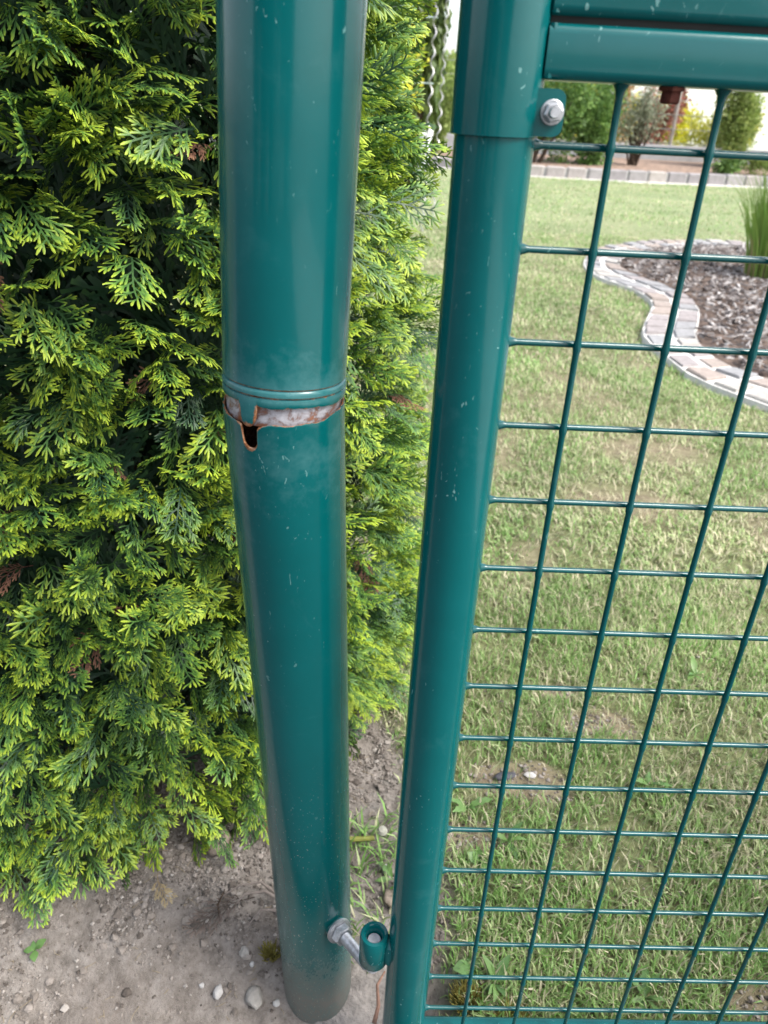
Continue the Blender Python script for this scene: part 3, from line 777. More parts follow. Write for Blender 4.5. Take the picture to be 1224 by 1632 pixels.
# grey roots beside the post and one root under the hinge
def root(name, pts, r0, label, mat):
    m = MB(); n = len(pts); m.tube(pts, [r0 * (1 - .6 * k / (n - 1)) for k in range(n)], 7)
    return m
M_ROOT = plain('dry_root', (.17, .145, .13), .9, .25, 200, .1); M_ROOT2 = plain('red_root', (.2, .12, .09), .85, .25, 200, .1)
for pts_, lab, mt, r0 in (
    (((-.095, .585, .012), (-.118, .592, .020), (-.142, .588, .018), (-.158, .570, .008)), 'long grey root arching from the post foot', M_ROOT, .0024),
    (((-.098, .592, .010), (-.125, .606, .017), (-.150, .604, .012), (-.172, .592, .004)), 'grey root running behind the long arching root', M_ROOT, .002),
    (((-.100, .575, .010), (-.120, .572, .014), (-.133, .556, .006)), 'short grey root nearest the post', M_ROOT, .002),
    (((.018, .455, .010), (.022, .470, .016), (.020, .492, .014), (.028, .512, .006)), 'reddish root on the soil below the hinge barrel', M_ROOT2, .0026),
    (((-.165, .560, .006), (-.172, .578, .010), (-.168, .600, .008)), 'thin dark twig left of the grey roots', M_BARK, .0016)):
    o = root('dry_root', [Vector(p) for p in pts_], r0, lab, mt).build('dry_root', mt); tag(o, lab, 'root')

# ------------------------------------------------------------------ grass
def blades(n, area, dens, hgt, wid, seed, lean=(.5, 1.25), clump=True, greens=None):
    rr = np.random.default_rng(seed); X = []; Y = []
    tot = 0
    while tot < n:
        x = rr.uniform(area[0], area[1], n); y = rr.uniform(area[2], area[3], n); k = rr.random(n) < dens(x, y); X.append(x[k]); Y.append(y[k]); tot += k.sum()
    x = np.concatenate(X)[:n]; y = np.concatenate(Y)[:n]
    h = hgt[0] + (hgt[1] - hgt[0]) * rr.random(n) ** 1.5; w = rr.uniform(*wid, n); le = rr.uniform(*lean, n)
    az = fbm(x, y, 30, 2, seed) * 9 + rr.uniform(0, 6.283, n)
    d = np.stack([np.cos(az), np.sin(az), np.zeros(n)], 1); s_ = np.stack([-np.sin(az), np.cos(az), np.zeros(n)], 1)
    tw = rr.normal(0, .5, n); s_[:, 2] = np.sin(tw) * .7
    P0 = np.stack([x, y, ground_z(x, y) - .002], 1)
    out = [P0 + s_ * (w * .45)[:, None], P0 - s_ * (w * .45)[:, None]]
    l1 = le * .55; P1 = P0 + d * (h * .5 * np.sin(l1))[:, None]; P1[:, 2] += h * .5 * np.cos(l1)
    out += [P1 + s_ * (w * .5)[:, None], P1 - s_ * (w * .5)[:, None]]
    l2 = le * 1.25; P2 = P1 + d * (h * .5 * np.sin(l2))[:, None]; P2[:, 2] += h * .5 * np.cos(l2)
    P2[:, 2] = np.maximum(P2[:, 2], P0[:, 2] + .003)
    out.append(P2)
    V = np.stack(out, 1).reshape(-1, 3)
    b = (np.arange(n) * 5)[:, None]
    F4 = b + np.array([[0, 1, 3, 2]]); F3 = b + np.array([[2, 3, 4]])
    pat = fbm(x, y, 4, 3, 40)
    g = rr.normal(.60, .30, n) + (pat - .5) * .9 - .38 * bare(x, y)
    g = np.where(rr.random(n) < .20, rr.uniform(0, .2, n), g)
    if greens is not None: g = np.clip(g + greens, 0, 1)
    return V, F4, F3, np.repeat(np.clip(g, 0, 1), 5), np.repeat(rr.random(n), 5)
sets = []
outside_bed = lambda x, y: np.ones_like(x)
# bed outline (metres); outer edge of the setts and edge of the mulch
OUT = np.array([(2.35, 1.55), (1.85, 1.80), (1.50, 2.15), (1.256, 2.451), (1.107, 2.707), (1.077, 2.921), (1.07, 3.298), (1.21, 3.703), (1.293, 3.954), (1.273, 4.255), (1.15, 4.557), (1.153, 4.962), (1.368, 5.553), (1.743, 5.939), (2.201, 6.175), (2.632, 6.228), (3.3, 6.1), (4.1, 5.6)])
INN = np.array([(2.50, 1.85), (2.02, 2.10), (1.68, 2.40), (1.46, 2.66), (1.30, 2.86), (1.269, 3.06), (1.30, 3.30), (1.42, 3.62), (1.510, 3.93), (1.50, 4.32), (1.39, 4.62), (1.37, 4.93), (1.55, 5.38), (1.86, 5.70), (2.24, 5.92), (2.60, 5.98), (3.15, 5.85), (3.9, 5.4)])
def inside(poly, x, y):
    r_ = np.zeros(np.shape(x), bool); n = len(poly)
    for i in range(n):
        x1, y1 = poly[i]; x2, y2 = poly[(i + 1) % n]
        r_ ^= ((y1 > y) != (y2 > y)) & (x < (x2 - x1) * (y - y1) / (y2 - y1 + 1e-12) + x1)
    return r_
BEDP = np.vstack([OUT, [(5.5, 4.2), (5.2, 2.0), (3.6, 1.0)]])
def gdens(x, y): return lawn_mask(x, y) * (1 - .86 * bare(x, y)) * (.35 + .65 * sstep(.35, .6, fbm(x, y, 9, 3, 61))) * (~inside(BEDP, x, y))
sets.append(blades(70000, (-.05, 1.05, .40, 1.35), gdens, (.010, .034), (.0010, .0024), 1, (.15, 1.2)))
sets.append(blades(50000, (-.1, 2.1, 1.25, 2.9), gdens, (.014, .034), (.0018, .0034), 2))
sets.append(blades(46000, (-.3, 4.2, 2.8, 6.3), gdens, (.018, .036), (.003, .0055), 3))
sets.append(blades(29000, (-1.0, 7.5, 6.0, 11.6), gdens, (.020, .040), (.005, .009), 4))
sets.append(blades(260, (-.03, .09, .52, .85), lambda x, y: (fbm(x, y, 16, 2, 77) > .52) * 1.0, (.025, .06), (.0018, .0032), 5, greens=.2))
V = []; F4 = []; F3 = []; T = []; Rn = []; off = 0
for v, f4, f3, t_, rn in sets: V.append(v); F4.append(f4 + off); F3.append(f3 + off); T.append(t_); Rn.append(rn); off += len(v)
lo = link('lawn_grass', mesh('lawn_grass', np.concatenate(V), [np.concatenate(F4), np.concatenate(F3)], M_GRASS, True, {'tip': np.concatenate(T), 'rnd': np.concatenate(Rn)}))
tag(lo, 'short mown lawn grass with straw and bare patches', None, None, 'stuff')

# broadleaf weeds among the grass: rosettes with single leaves
def leaf_mesh(name, L, W, mat, lobes=0, fold=.25, seed=0):
    rr = random.Random(seed); n = 9; V = []; F = []
    for i in range(n):
        t = i / (n - 1); w = W * .5 * (math.sin(math.pi * (.06 + .90 * t ** .8))) * (1 + (.25 * (-1) ** i if lobes else 0)) * (.3 + .7 * min(1, t * 2.2))
        z = .55 * L * t * (1 - t * .75); V += [(t * L, w, z + fold * w), (t * L, 0, z), (t * L, -w, z + fold * w)]
    for i in range(n - 1):
        for q in (0, 1): a = i * 3 + q; F.append((a, a + 1, a + 4, a + 3))
    k = len(V)
    return mesh(name, V, F, mat, True, {'tip': [rr.uniform(.2, .9)] * k, 'rnd': [.5] * k})
lmA = [leaf_mesh('leaf', .05, .017, M_WEED, 0, .2, s) for s in range(3)]; lmB = [leaf_mesh('leaf', .055, .016, M_WEED, 1, .2, 5 + s) for s in range(3)]; lmC = [leaf_mesh('leaf', .022, .016, M_WEED, 0, .1, 9 + s) for s in range(3)]
def weed(name, x, y, n, ms, s_, label, seed, z0=.006):
    e = empty(name, (x, y, float(ground_z(np.array(x), np.array(y))) + z0)); tag(e, label, 'weed'); rr = random.Random(seed)
    for k in range(n):
        o = bpy.data.objects.new('leaf', ms[k % 3]); COL.objects.link(o); o.parent = e
        o.rotation_euler = (rr.uniform(-.5, .5), rr.uniform(-.6, .25), 2 * math.pi * k / n + rr.uniform(-.6, .6)); q = s_ * rr.uniform(.5, 1.25); o.scale = (q, q, q)
weed('weed_rosette', .150, .505, 8, lmA, .62, 'broad-leaved weed rosette in the grass by the gate bottom corner', 1)
weed('weed_rosette', .128, .520, 6, lmC, 1.0, 'round-leaved weed right beside the hinge tube foot', 2)
weed('weed_rosette', .185, .690, 5, lmA, .55, 'spoon-leaved weed in the grass between the clover-like weed and the slate flake', 3)
weed('weed_rosette', .145, .655, 6, lmC, .8, 'small clover-like weed close to the hinge tube', 4)
weed('weed_rosette', .135, .745, 6, lmB, .6, 'jagged-leaved weed at the edge of the bare lawn patch', 5)
weed('weed_rosette', .315, .500, 8, lmB, .6, 'dandelion rosette in the grass near the bottom edge of the gate', 6)
weed('weed_rosette', -.375, .532, 5, lmC, .8, 'lone green seedling on bare soil below the thuja', 7)
weed('weed_rosette', .035, .625, 5, lmB, .6, 'little jagged weed in the gap between post and gate', 8)
weed('weed_rosette', .40, .80, 7, lmB, .55, 'dandelion rosette in the lawn behind the mesh middle', 9)
weed('weed_rosette', .55, 1.05, 7, lmA, .6, 'flat broad-leaved weed farther back in the lawn', 10)
# dandelion bud with yellow-green stalk in the gap
e = empty('dandelion', (-.02, .672, .01)); tag(e, 'fallen dandelion stalk with pale bud between post and gate', 'flower')
mb = MB(); mb.tube([(-.03, .672, .018), (-.008, .671, .022), (.010, .672, .024)], [.0035, .0033, .003], 8); mb.build('stalk', plain('stalk', (.19, .20, .05), .5, .15, 60), e)
mb = MB(); mb.lathe([(.002, 0), (.006, .003), (.007, .007), (.005, .011), (.001, .012)], (.019, .676, .028), (.020, .674, .04), 12); mb.build('bud', plain('bud', (.24, .24, .20), .8, .1, 200), e)
# moss tufts
def tuft(x, y, n, s_, label):
    m = MB(); rr = random.Random(int(x * 999)); z0 = float(ground_z(np.array(x), np.array(y)))
    for k in range(n):
        a = rr.uniform(0, 6.28); q = rr.uniform(0, s_ * .7); p = Vector((x + q * math.cos(a), y + q * math.sin(a), z0)); d = Vector((math.cos(a) * .5 + rr.uniform(-.4, .4), math.sin(a) * .5 + rr.uniform(-.4, .4), 1)).normalized() * s_ * rr.uniform(.5, 1)
        m.tube([p, p + d], [.0009, .0004], 4, False)
    o = m.build('moss_tuft', M_MOSS); tag(o, label, 'moss')
M_MOSS = plain('moss', (.17, .15, .035), .9, .5, 300)
tuft(-.103, .540, 150, .013, 'ochre moss tuft at the left of the post foot')
tuft(.118, .488, 260, .02, 'ochre moss cushion at the foot of the gate tube')
tuft(.165, .470, 200, .018, 'ochre moss cushion under the gate bottom rail')

# ------------------------------------------------------------------ planted bed
def resample(P, n):
    P = np.array(P, float)
    # Catmull-Rom densify
    Q = []
    for i in range(len(P) - 1):
        p0, p1, p2, p3 = P[max(i - 1, 0)], P[i], P[i + 1], P[min(i + 2, len(P) - 1)]
        for t in np.linspace(0, 1, 12, endpoint=False): Q.append(.5 * ((2 * p1) + (-p0 + p2) * t + (2 * p0 - 5 * p1 + 4 * p2 - p3) * t * t + (-p0 + 3 * p1 - 3 * p2 + p3) * t ** 3))
    Q.append(P[-1]); Q = np.array(Q); s_ = np.r_[0, np.cumsum(np.hypot(*np.diff(Q, axis=0).T))]
    u = np.linspace(0, s_[-1], n); return np.stack([np.interp(u, s_, Q[:, 0]), np.interp(u, s_, Q[:, 1])], 1)
NS = 62
a_ = resample(OUT, NS); b_ = resample(INN, NS)
edg = empty('bed_edging', (1.2, 3.3, 0)); tag(edg, 'curved double row of grey and brown stone setts round the mulch bed', 'edging')
mb = MB(); vv = []
for k in range(NS): vv += [(*a_[k], .021), (*b_[k], .021), (*(a_[k] + (a_[k] - b_[k]) * .06), -.05), (*(b_[k] + (b_[k] - a_[k]) * .06), -.05)]
ff = []
for k in range(NS - 1): i = k * 4; ff += [(i, i + 4, i + 5, i + 1), (i + 2, i + 6, i + 4, i), (i + 1, i + 5, i + 7, i + 3)]
mb.add(vv, ff); mb.build('mortar_bed', plain('mortar', (.50, .49, .47), .9, .1, 60, .1), edg)
M_SETT = [plain('sett_grey', (.235, .235, .24), .85, .18, 40, .2, 0, .3), plain('sett_brown', (.27, .23, .205), .85, .18, 40, .2, 0, .3), plain('sett_mauve', (.25, .228, .226), .85, .18, 40, .2, 0, .3), plain('sett_pale', (.32, .305, .285), .85, .15, 40, .2, 0, .3)]
rr_ = random.Random(3)
def quad_stone(P4, z0, z1, mat, parent, name, bev=.012):
    c = sum((Vector(p) for p in P4), Vector((0, 0))) / 4
    m = MB(); V = []
    for f, z in ((1.0, z0), (1.0, z1 - bev * .6), (.93, z1)):
        for p in P4:
            q = c + (Vector(p) - c) * f; V.append((q.x + rr_.uniform(-.002, .002), q.y + rr_.uniform(-.002, .002), z + rr_.uniform(-.002, .002)))
    F = [(8, 9, 10, 11)]
    for i in (0, 4):
        for k in range(4): F.append((i + k, i + (k + 1) % 4, i + 4 + (k + 1) % 4, i + 4 + k))
    m.add(V, F); return m.build(name, mat, parent, True, 30)
for row in (0, 1):
    k = 0.0
    while k < NS - 2.2:
        st = 1.12 + rr_.uniform(-.22, .25); k0 = k + .18; k1 = min(k + st - .08, NS - 1.01)
        def at(u, f): i = int(u); t = u - i; A = a_[i] * (1 - t) + a_[i + 1] * t; B = b_[i] * (1 - t) + b_[i + 1] * t; return A * (1 - f) + B * f
        f0, f1 = (.04, .43) if row == 0 else (.58, .97)
        j = rr_.uniform(-.03, .03); sh = .4 * row
        P4 = [at(min(k0 + sh * .5, NS - 1.01), f0), at(min(k1 + sh * .5, NS - 1.01), f0 + j), at(min(k1 + sh * .5, NS - 1.01), f1 + j), at(min(k0 + sh * .5, NS - 1.01), f1)]
        quad_stone([tuple(p) for p in P4], -.02, .030 + rr_.uniform(-.004, .004), M_SETT[rr_.choice((0, 0, 1, 2, 2, 3))], edg, 'sett')
        k += st
# mulch
MULP = np.vstack([INN, [(5.2, 4.2), (5.0, 2.2), (3.6, 1.3)]])
cx, cy = 2.9, 3.8
mb = MB(); ip = resample(np.vstack([MULP, MULP[:1]]), 120)[:-1]; n = len(ip)
mb.add([(cx, cy, .05)] + [(cx + (x - cx) * .6, cy + (y - cy) * .6, .045) for x, y in ip] + [(x, y, .016) for x, y in ip], [(0, 1 + k, 1 + (k + 1) % n) for k in range(n)] + [(1 + k, 1 + n + k, 1 + n + (k + 1) % n, 1 + (k + 1) % n) for k in range(n)])
o = mb.build('mulch_ground', plain('mulch_soil', (.12, .09, .075), .95, .4, 30, .1)); tag(o, 'raised soil of the planted bed', None, None, 'structure')
chip_V = np.array([(-1, -.4, -.1), (1, -.35, -.12), (1.05, .3, -.1), (-.9, .42, -.12), (-.9, -.3, .12), (.9, -.25, .14), (.85, .2, .1), (-.8, .3, .13)]); chip_F = np.array([(4, 5, 6, 7), (0, 1, 5, 4), (1, 2, 6, 5), (2, 3, 7, 6), (3, 0, 4, 7)])
rr = np.random.default_rng(33); n = 13000; P = []
while len(P) < n:
    x = rr.uniform(1.2, 4.2, n); y = rr.uniform(1.9, 6.1, n); k = inside(MULP, x, y); P += list(zip(x[k], y[k]))
P = np.array(P[:n]); q = rr.uniform(0, 6.28, n); tx = rr.normal(0, .35, n); ty = rr.normal(0, .35, n)
Rz = np.zeros((n, 3, 3)); c_, s_ = np.cos(q), np.sin(q); Rz[:, 0, 0] = c_; Rz[:, 0, 1] = -s_; Rz[:, 1, 0] = s_; Rz[:, 1, 1] = c_; Rz[:, 2, 2] = 1; Rz[:, 2, 0] = tx; Rz[:, 2, 1] = ty
V = np.einsum('vk,njk->nvj', chip_V, Rz) * rr.uniform(.008, .021, n)[:, None, None]
edge_d = np.hypot(P[:, 0] - cx, P[:, 1] - cy)
V[:, :, 0] += P[:, 0:1]; V[:, :, 1] += P[:, 1:2]; V[:, :, 2] += .030 + .02 * np.clip(1.9 - edge_d, 0, 1)[:, None] + rr.uniform(0, .012, n)[:, None]
F = (chip_F[None] + (np.arange(n) * 8)[:, None, None]).reshape(-1, 4)
mt = NT('bark_chips'); c = mt.ramp(mt.attr('rnd'), [(0, (.05, .042, .04)), (.4, (.14, .122, .117)), (.75, (.25, .23, .22)), (1, (.42, .40, .39))]); mt.bsdf(c, .9, 0, .15)
o = link('bark_mulch', mesh('bark_mulch', V.reshape(-1, 3), F, mt.m, False, {'rnd': np.repeat(rr.random(n), 8)})); tag(o, 'grey-brown bark mulch covering the bed', None, None, 'stuff')
# ornamental grass clump
def grass_clump(x, y, n, hgt, rad, label, seed):
    rr = np.random.default_rng(seed); e = empty('ornamental_grass', (x, y, .04)); tag(e, label, 'grass clump')
    def bl(name, n, h0, h1, w, lean, mat, tipv):
        a = rr.uniform(0, 6.283, n); q = rad * np.sqrt(rr.random(n)); h = rr.uniform(h0, h1, n); le = np.abs(rr.normal(0, lean, n)) + .12 * q / rad
        V = []; sec = 6
        d = np.stack([np.cos(a), np.sin(a), 0 * a], 1); s_ = np.stack([-np.sin(a + 1), np.cos(a + 1), 0 * a], 1)
        P = np.stack([x + q * np.cos(a), y + q * np.sin(a), np.full(n, .035)], 1)
        for k in range(sec):
            ww = w * (1 - (k / (sec - 1)) ** 2 * .93) * .5
            V += [P + s_ * ww, P - s_ * ww]
            ang = le * (.35 + 1.9 * (k / (sec - 1)) ** 2); st = (h / (sec - 1)); P = P + d * (st * np.sin(ang))[:, None] + np.array([0, 0, 1]) * (st * np.cos(ang))[:, None]
        V = np.stack(V, 1).reshape(-1, 3); b = (np.arange(n) * sec * 2)[:, None]
        F = np.concatenate([b + np.array([[2 * k, 2 * k + 1, 2 * k + 3, 2 * k + 2]]) for k in range(sec - 1)])
        tv = np.repeat(np.clip(tipv + rr.normal(0, .2, n), 0, 1), sec * 2)
        o = link(name, mesh(name, V, F, mat, True, {'tip': tv, 'rnd': np.full(len(V), .5)}), e); o['kind'] = 'stuff'
    bl('green_blades', n, hgt * .6, hgt, .008, .24, M_GRASS2, .6); bl('straw_stalks', n // 2, hgt * .15, hgt * .42, .010, .12, M_STRAW, .5)
M_GRASS2 = leafmat('ornamental_grass', (.16, .24, .05), (.22, .33, .07), (.17, .32, .06), .3, .45, 3)
M_STRAW = leafmat('straw', (.28, .21, .11), (.42, .33, .18), (.5, .42, .25), .2, .7, 3)
grass_clump(2.20, 4.70, 520, .66, .15, 'tall green ornamental grass clump with straw base in the mulch bed', 4)

# ------------------------------------------------------------------ far edge of the garden
# retaining stones along the far lawn edge
bel = [(-2.2, 13.4), (.45, 12.46), (1.78, 11.75), (3.14, 11.71), (5.39, 12.0), (8.5, 12.6), (12.0, 13.4)]
kr = empty('stone_border', (3.0, 11.7, 0)); tag(kr, 'row of grey squared stones along the far lawn edge', 'stone border')
cv = resample(bel, 53); M_BLK = [plain('block_%d' % k, c, .85, .15, 14, .2, 0, .3) for k, c in enumerate(((.27, .255, .255), (.32, .29, .28), (.24, .225, .23), (.35, .32, .30)))]
def wall_strip(P, z0, z1, w, mat, name, parent):
    m = MB(); V = []; F = []; n = len(P)
    for i in range(n):
        t = P[min(i + 1, n - 1)] - P[max(i - 1, 0)]; t = t / np.hypot(*t); nn = np.array([-t[1], t[0]]) * w / 2
        for s2, z in ((-1, z0), (-1, z1), (1, z1), (1, z0)): q = P[i] + nn * s2; V.append((q[0], q[1], z))
    for i in range(n - 1):
        for k in range(3): a = i * 4 + k; F.append((a, a + 1, a + 5, a + 4))
    m.add(V, F); return m.build(name, mat, parent, True, 30)
wall_strip(cv, -.05, .128, .10, plain('pale_mortar', (.36, .35, .34), .9, .1, 20), 'mortar_core', kr)
for i in range(len(cv) - 1):
    A, B = cv[i], cv[i + 1]; t = B - A; ln = np.hypot(*t); c_ = (A + B) / 2
    m = MB(); m.box((0, 0, 0), (ln - .035, .15, .15), .012); o = m.build('border_stone', M_BLK[rr_.randrange(4)], kr)
    o.matrix_parent_inverse = Matrix(); o.location = (c_[0] - 3.0, c_[1] - 11.7, .068 + rr_.uniform(-.006, .006)); o.rotation_euler = (0, 0, math.atan2(t[1], t[0]) + rr_.uniform(-.02, .02))
wall_strip(cv + np.array([0, -.13]), -.05, .012, .12, plain('pale_footing', (.55, .53, .50), .9, .1, 20), 'border_footing', kr)
# soil bed behind
m = MB(); n = len(cv); bk = cv + np.array([0, 3.2]); m.add([(x, y + .05, .09) for x, y in cv] + [(x, y, .13) for x, y in bk], [(k, k + 1, n + k + 1, n + k) for k in range(n - 1)])
o = m.build('far_bed', plain('far_bed_soil', (.22, .16, .125), .95, .5, 12, .1, 0, .8)); tag(o, 'mulched bed behind the far stone border', None, None, 'structure')
# concrete plinth and wire fence
fx0, fx1, fy = -6.0, 14.0, 15.0
pl = empty('fence_plinth', (4, fy, 0)); tag(pl, 'low grey concrete plinth under the far wire fence', 'plinth')
M_CON = plain('plinth_concrete', (.34, .34, .35), .85, .12, 9, .2)
for k in range(8):
    m = MB(); m.box((fx0 + 2.5 * (k + .5), fy + .02, .17), (2.47, .08, .40), .008); m.build('plinth_slab', M_CON, pl)
fe = empty('wire_fence', (4, fy, .3)); tag(fe, 'thin grey wire fence standing on the far plinth', 'fence')
M_FP = plain('fence_post', (.30, .26, .23), .6, .15, 30); M_FW = plain('fence_wire', (.22, .22, .20), .5, .1, 30)
for k in range(9): m = MB(); m.lathe([(.028, .2), (.028, 1.55), (.02, 1.57)], (fx0 + 2.5 * k + .68, fy + .09, 0), None, 12); m.build('fence_post', M_FP, fe)
for z in (.40, .62, .84, 1.06, 1.28, 1.48): m = MB(); m.tube([(fx0, fy + .05, z), (fx1, fy + .05, z)], .006, 6); m.build('fence_wire', M_FW, fe)
wv = MB(); wv.tube([(0, 0, .40), (0, 0, 1.48)], .0035, 5); wme = wv.mesh('fence_upright', M_FW)
for k in range(60): link('fence_upright', wme, fe, (fx0 + .3 + k * .333, fy + .058, 0))

# shrubs: leaves through the crown's volume, with stems
def shrub(name, c, rx, ry, h, n, leaf, mat, label, cat='shrub', seed=0, lobes=7, z0=.1, group=None, stems=5, up=.3, droop=False):
    rr = np.random.default_rng(seed); e = empty(name, (c[0], c[1], z0)); tag(e, label, cat, group)
    L = [(rr.uniform(-.55, .55), rr.uniform(-.55, .55), rr.uniform(.25, .85), rr.uniform(.28, .5)) for _ in range(lobes)]
    P = []
    li = rr.integers(0, lobes, n); v = rr.normal(0, 1, (n, 3)); v /= np.linalg.norm(v, axis=1)[:, None]
    rad = rr.random(n) ** .45
    LL = np.array(L)[li]
    P = LL[:, :3] + v * (LL[:, 3] * rad)[:, None] * (1 + .25 * rr.normal(0, 1, (n, 1)) * .5)
    P[:, 2] = np.clip(P[:, 2], .03, 1.25)
    P = P * np.array([rx, ry, h]) + np.array([c[0], c[1], z0])
    d = rr.normal(0, 1, (n, 3)) + v * .8 + np.array([0, 0, up]); d /= np.linalg.norm(d, axis=1)[:, None]
    if droop: d = rr.normal(0, .25, (n, 3)) + np.array([0, 0, -1.0]); d /= np.linalg.norm(d, axis=1)[:, None]
    s_ = np.cross(d, rr.normal(0, 1, (n, 3))); s_ /= np.linalg.norm(s_, axis=1)[:, None]
    ls = leaf * rr.uniform(.6, 1.3, n)[:, None]
    nn = np.cross(d, s_)
    V = np.stack([P, P + d * ls * .5 + s_ * ls * .28 + nn * ls * .06, P + d * ls, P + d * ls * .5 - s_ * ls * .28 + nn * ls * .06], 1).reshape(-1, 3)
    F = (np.arange(n) * 4)[:, None] + np.array([[0, 1, 2, 3]])
    tv = np.repeat(np.clip(.5 + rr.normal(0, .25, n) + .25 * (rad - .7), 0, 1), 4)
    o = link('foliage', mesh('foliage', V, F, mat, True, {'tip': tv, 'rnd': np.repeat(rr.random(n), 4)}), e); o['kind'] = 'stuff'
    m = MB(); rq = random.Random(seed)
    for k in range(stems):
        l = L[k % lobes]; p0 = Vector((c[0] + rq.uniform(-.12, .12) * rx, c[1] + rq.uniform(-.12, .12) * ry, z0 - .05)); p1 = Vector((c[0] + l[0] * rx, c[1] + l[1] * ry, z0 + l[2] * h))
        m.tube([p0, p0.lerp(p1, .5) + Vector((rq.uniform(-.05, .05), rq.uniform(-.05, .05), .05)), p1], [.018 * h, .012 * h, .005 * h], 6, False)
    m.build('stem', M_BARK, e)
    return e
SG = leafmat('shrub_green', (.045, .10, .02), (.10, .20, .045), (.20, .32, .08), .35, .5, 2)
SL = leafmat('shrub_light', (.11, .17, .035), (.22, .30, .07), (.34, .40, .13), .4, .5, 2)
SY = leafmat('shrub_yellow', (.35, .36, .04), (.60, .58, .05), (.75, .68, .06), .4, .5, 2)
SY2 = leafmat('shrub_gold', (.28, .30, .05), (.44, .45, .08), (.60, .56, .12), .4, .5, 2)
SO = leafmat('shrub_orange', (.25, .16, .06), (.42, .24, .09), (.50, .36, .16), .4, .5, 2)
SR = leafmat('shrub_red', (.20, .07, .06), (.32, .12, .09), (.42, .20, .14), .4, .5, 2)
SGr = leafmat('shrub_greygreen', (.16, .18, .11), (.26, .29, .19), (.40, .43, .32), .35, .5, 2)
SC_ = leafmat('cypress', (.030, .055, .015), (.075, .12, .03), (.15, .20, .055), .25, .5, 3)
shrub('leafy_shrub', (2.05, 13.0), .75, .7, 1.25, 9000, .060, SG, 'rounded mid-green shrub behind the far border, left of the bolt', seed=21)
shrub('leafy_shrub', (2.95, 13.3), .62, .6, 1.20, 7000, .060, SG, 'green shrub behind the far border, left of the grey twiggy one', seed=22)
shrub('leafy_shrub', (.42, 13.0), .42, .5, 1.05, 5000, .055, SL, 'light yellow-green shrub seen in the gap left of the gate', seed=23)
shrub('leafy_shrub', (-.6, 13.6), .8, .6, 1.0, 5000, .06, SG, 'green shrub of the far bed hidden mostly behind the thuja', seed=34)
shrub('twiggy_shrub', (3.62, 13.4), .40, .4, 1.05, 1800, .055, SGr, 'grey-green twiggy shrub in the far bed', seed=24, stems=16)
shrub('leafy_shrub', (5.5, 14.1), .62, .5, 1.30, 5200, .07, SL, 'loose pale green shrub at the right before the far fence', seed=25, stems=9)
shrub('leafy_shrub', (7.2, 14.1), .9, .6, 1.4, 5000, .07, SG, 'wide green shrub at the far right of the far bed', seed=26)
for k in range(5): shrub('low_flower_plant', (4.9 + k * .55, 12.75 + .08 * k), .36, .25, .20, 1500, .045, SL if k % 2 else SG, ('first', 'second', 'third', 'fourth', 'fifth')[k] + ' low green cushion plant from the left above the stone border', 'plant', 50 + k, 5, .12, 'cushion plants behind the border', 2)
mfl = MB()
# beyond the fence
shrub('garden_shrub', (4.05, 17.2), .55, .5, 1.5, 4500, .08, SO, 'orange-leaved shrub beyond the fence behind the grey twiggy shrub', seed=27, z0=0)
shrub('garden_shrub', (5.35, 18.2), .55, .5, 1.25, 4000, .08, SR, 'red-leaved shrub beyond the fence behind the rusty bolt', seed=28, z0=0)
shrub('garden_shrub', (2.9, 18.0), 1.2, .8, 2.1, 6000, .10, SY, 'yellow flowering shrub beyond the fence behind the green shrubs', seed=29, z0=0)
shrub('garden_shrub', (.75, 17.0), .6, .6, 1.35, 5000, .10, SL, 'light green tree-like shrub beyond the fence left of the gate', seed=30, z0=0)
shrub('forsythia', (-.30, 7.6), .42, .4, 1.9, 6500, .05, SY, 'bright yellow forsythia showing behind the thuja top', seed=31, z0=0, lobes=9)
# drooping column conifer left of the gate, with spiral plant stakes and trellis wires
shrub('column_conifer', (.09, 8.3), .26, .26, 2.2, 11000, .085, SC_, 'dark narrow drooping conifer behind the spiral stakes', 'conifer', 32, 12, .62, stems=8, droop=True)
mb = MB(); mb.tube([(.10, 8.3, 0), (.11, 8.3, .8), (.10, 8.3, 2.4)], [.05, .045, .02], 10); mb.build('trunk', M_BARK, bpy.data.objects['column_conifer'])
M_GALV = zinc('galvanised_wire', (.40, .40, .39), .45, .6)
def spiral(x, y, z0, z1, label, rad=.012):
    n = 240; pts = [(x + rad * math.cos(k * .40), y + rad * math.sin(k * .40), z0 + (z1 - z0) * k / n) for k in range(n + 1)]
    m = MB(); m.tube(pts, .0052, 6); o = m.build('spiral_stake', M_GALV); tag(o, label, 'plant stake', 'spiral stakes before the conifer')
spiral(.165, 6.0, 0, 1.75, 'nearer bright spiral metal plant stake in the gap left of the gate')
spiral(.275, 6.9, .0, 1.7, 'farther spiral metal plant stake right of the brighter one', .013)
tr = empty('trellis_wires', (.1, 6.05, 0)); tag(tr, 'pale taut trellis wires tied across the spiral stakes', 'trellis')
for z in (.964, 1.345, .56): m = MB(); m.tube([(-1.6, 6.02, z), (.18, 6.02, z)], .004, 6); m.build('trellis_wire', plain('pale_wire', (.45, .55, .52), .5, .1, 20), tr)
for x in (-1.6,): m = MB(); m.lathe([(.018, 0), (.018, 1.6), (.012, 1.61)], (x, 6.02, 0), None, 10); m.build('trellis_post', M_FP, tr)
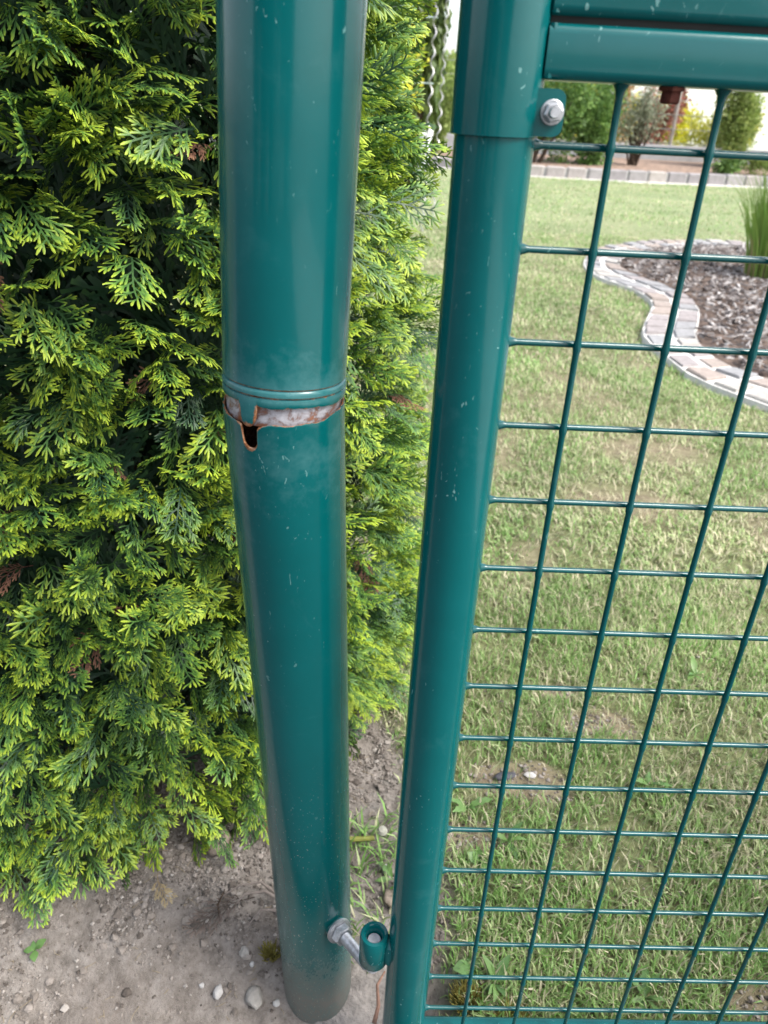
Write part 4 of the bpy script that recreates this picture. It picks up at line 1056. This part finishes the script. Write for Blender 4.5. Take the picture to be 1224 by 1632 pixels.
# pale bucket by the border
bk_ = empty('garden_bucket', (.27, 11.7, 0)); tag(bk_, 'pale grey bucket with white rim by the far lawn corner', 'bucket')
m = MB(); m.lathe([(.085, .0), (.11, .45), (.115, .45), (.10, .43), (.08, .03)], (.27, 11.7, 0), None, 24, False); m.build('bucket_body', plain('pale_plastic', (.55, .57, .60), .5, .05, 10), bk_)
m = MB(); m.lathe([(.122, .44), (.125, .50), (.09, .53), (.02, .54)], (.27, 11.7, 0), None, 24); m.build('bucket_lid', plain('white_plastic', (.85, .85, .86), .4, .03, 10), bk_)
wh = empty('garden_wall', (7.4, 21, 0)); tag(wh, 'white rendered garden wall shining beyond the far fence', 'wall')
m = MB(); m.box((7.4, 21, 1.1), (5.2, .24, 2.2), .02); m.build('wall_panel', plain('white_render', (.82, .81, .78), .9, .04, 6), wh)
m = MB(); m.box((7.4, 21, 2.25), (5.3, .34, .08), .01); m.build('coping', plain('coping_stone', (.6, .58, .55), .9, .08, 6), wh)
shrub('garden_shrub', (5.4, 19.6), 1.1, .5, 1.05, 5000, .09, SY, 'low yellow bush before the white wall beyond the fence', seed=41, z0=0)
shrub('garden_shrub', (7.2, 19.8), 1.2, .5, .85, 4500, .09, SY2, 'low golden-green bush before the white wall at the right', seed=42, z0=0)
# far trees that close the view
TG = [leafmat('tree_light', (.16, .20, .05), (.28, .33, .09), (.42, .44, .15), .4, .6, .6), leafmat('tree_mid', (.08, .14, .03), (.15, .22, .05), (.26, .33, .10), .4, .6, .6)]
for k, (x, y, rx, h) in enumerate(((-14, 60, 5, 8), (-5, 75, 6, 9), (3.5, 90, 5, 5), (16, 95, 7, 8), (30, 80, 6, 9), (42, 70, 6, 8), (-26, 55, 6, 10))):
    e = shrub('far_tree', (x, y), rx, rx, h, 5000, .55, TG[k % 2], ('tree far left behind the thuja', 'broad tree beyond the field behind the post', 'low tree far beyond the fence', 'tree far beyond the field behind the mesh', 'tall tree far off at the right', 'tree at the far right edge of the field', 'tallest tree at the far left')[k], 'tree', 70 + k, 9, .0, 'trees beyond the field', 1)
for k, (x, h) in enumerate(((-10.5, 5.0), (-7.4, 5.8), (-4.6, 5.2), (-2.0, 5.6), (.6, 5.0))):  # unseen row added behind the camera to darken the post's reflections
    shrub('added_rear_tree', (x, -9.5 - .4 * (k % 2)), 2.0, 1.5, h, 4200, .34, SC_, ('leftmost', 'second', 'middle', 'fourth', 'rightmost')[k] + ' dark conifer of the unseen row added behind the viewer to darken reflections', 'conifer', 90 + k, 9, 0, 'unseen conifers added for the reflections', 1)
print('done')
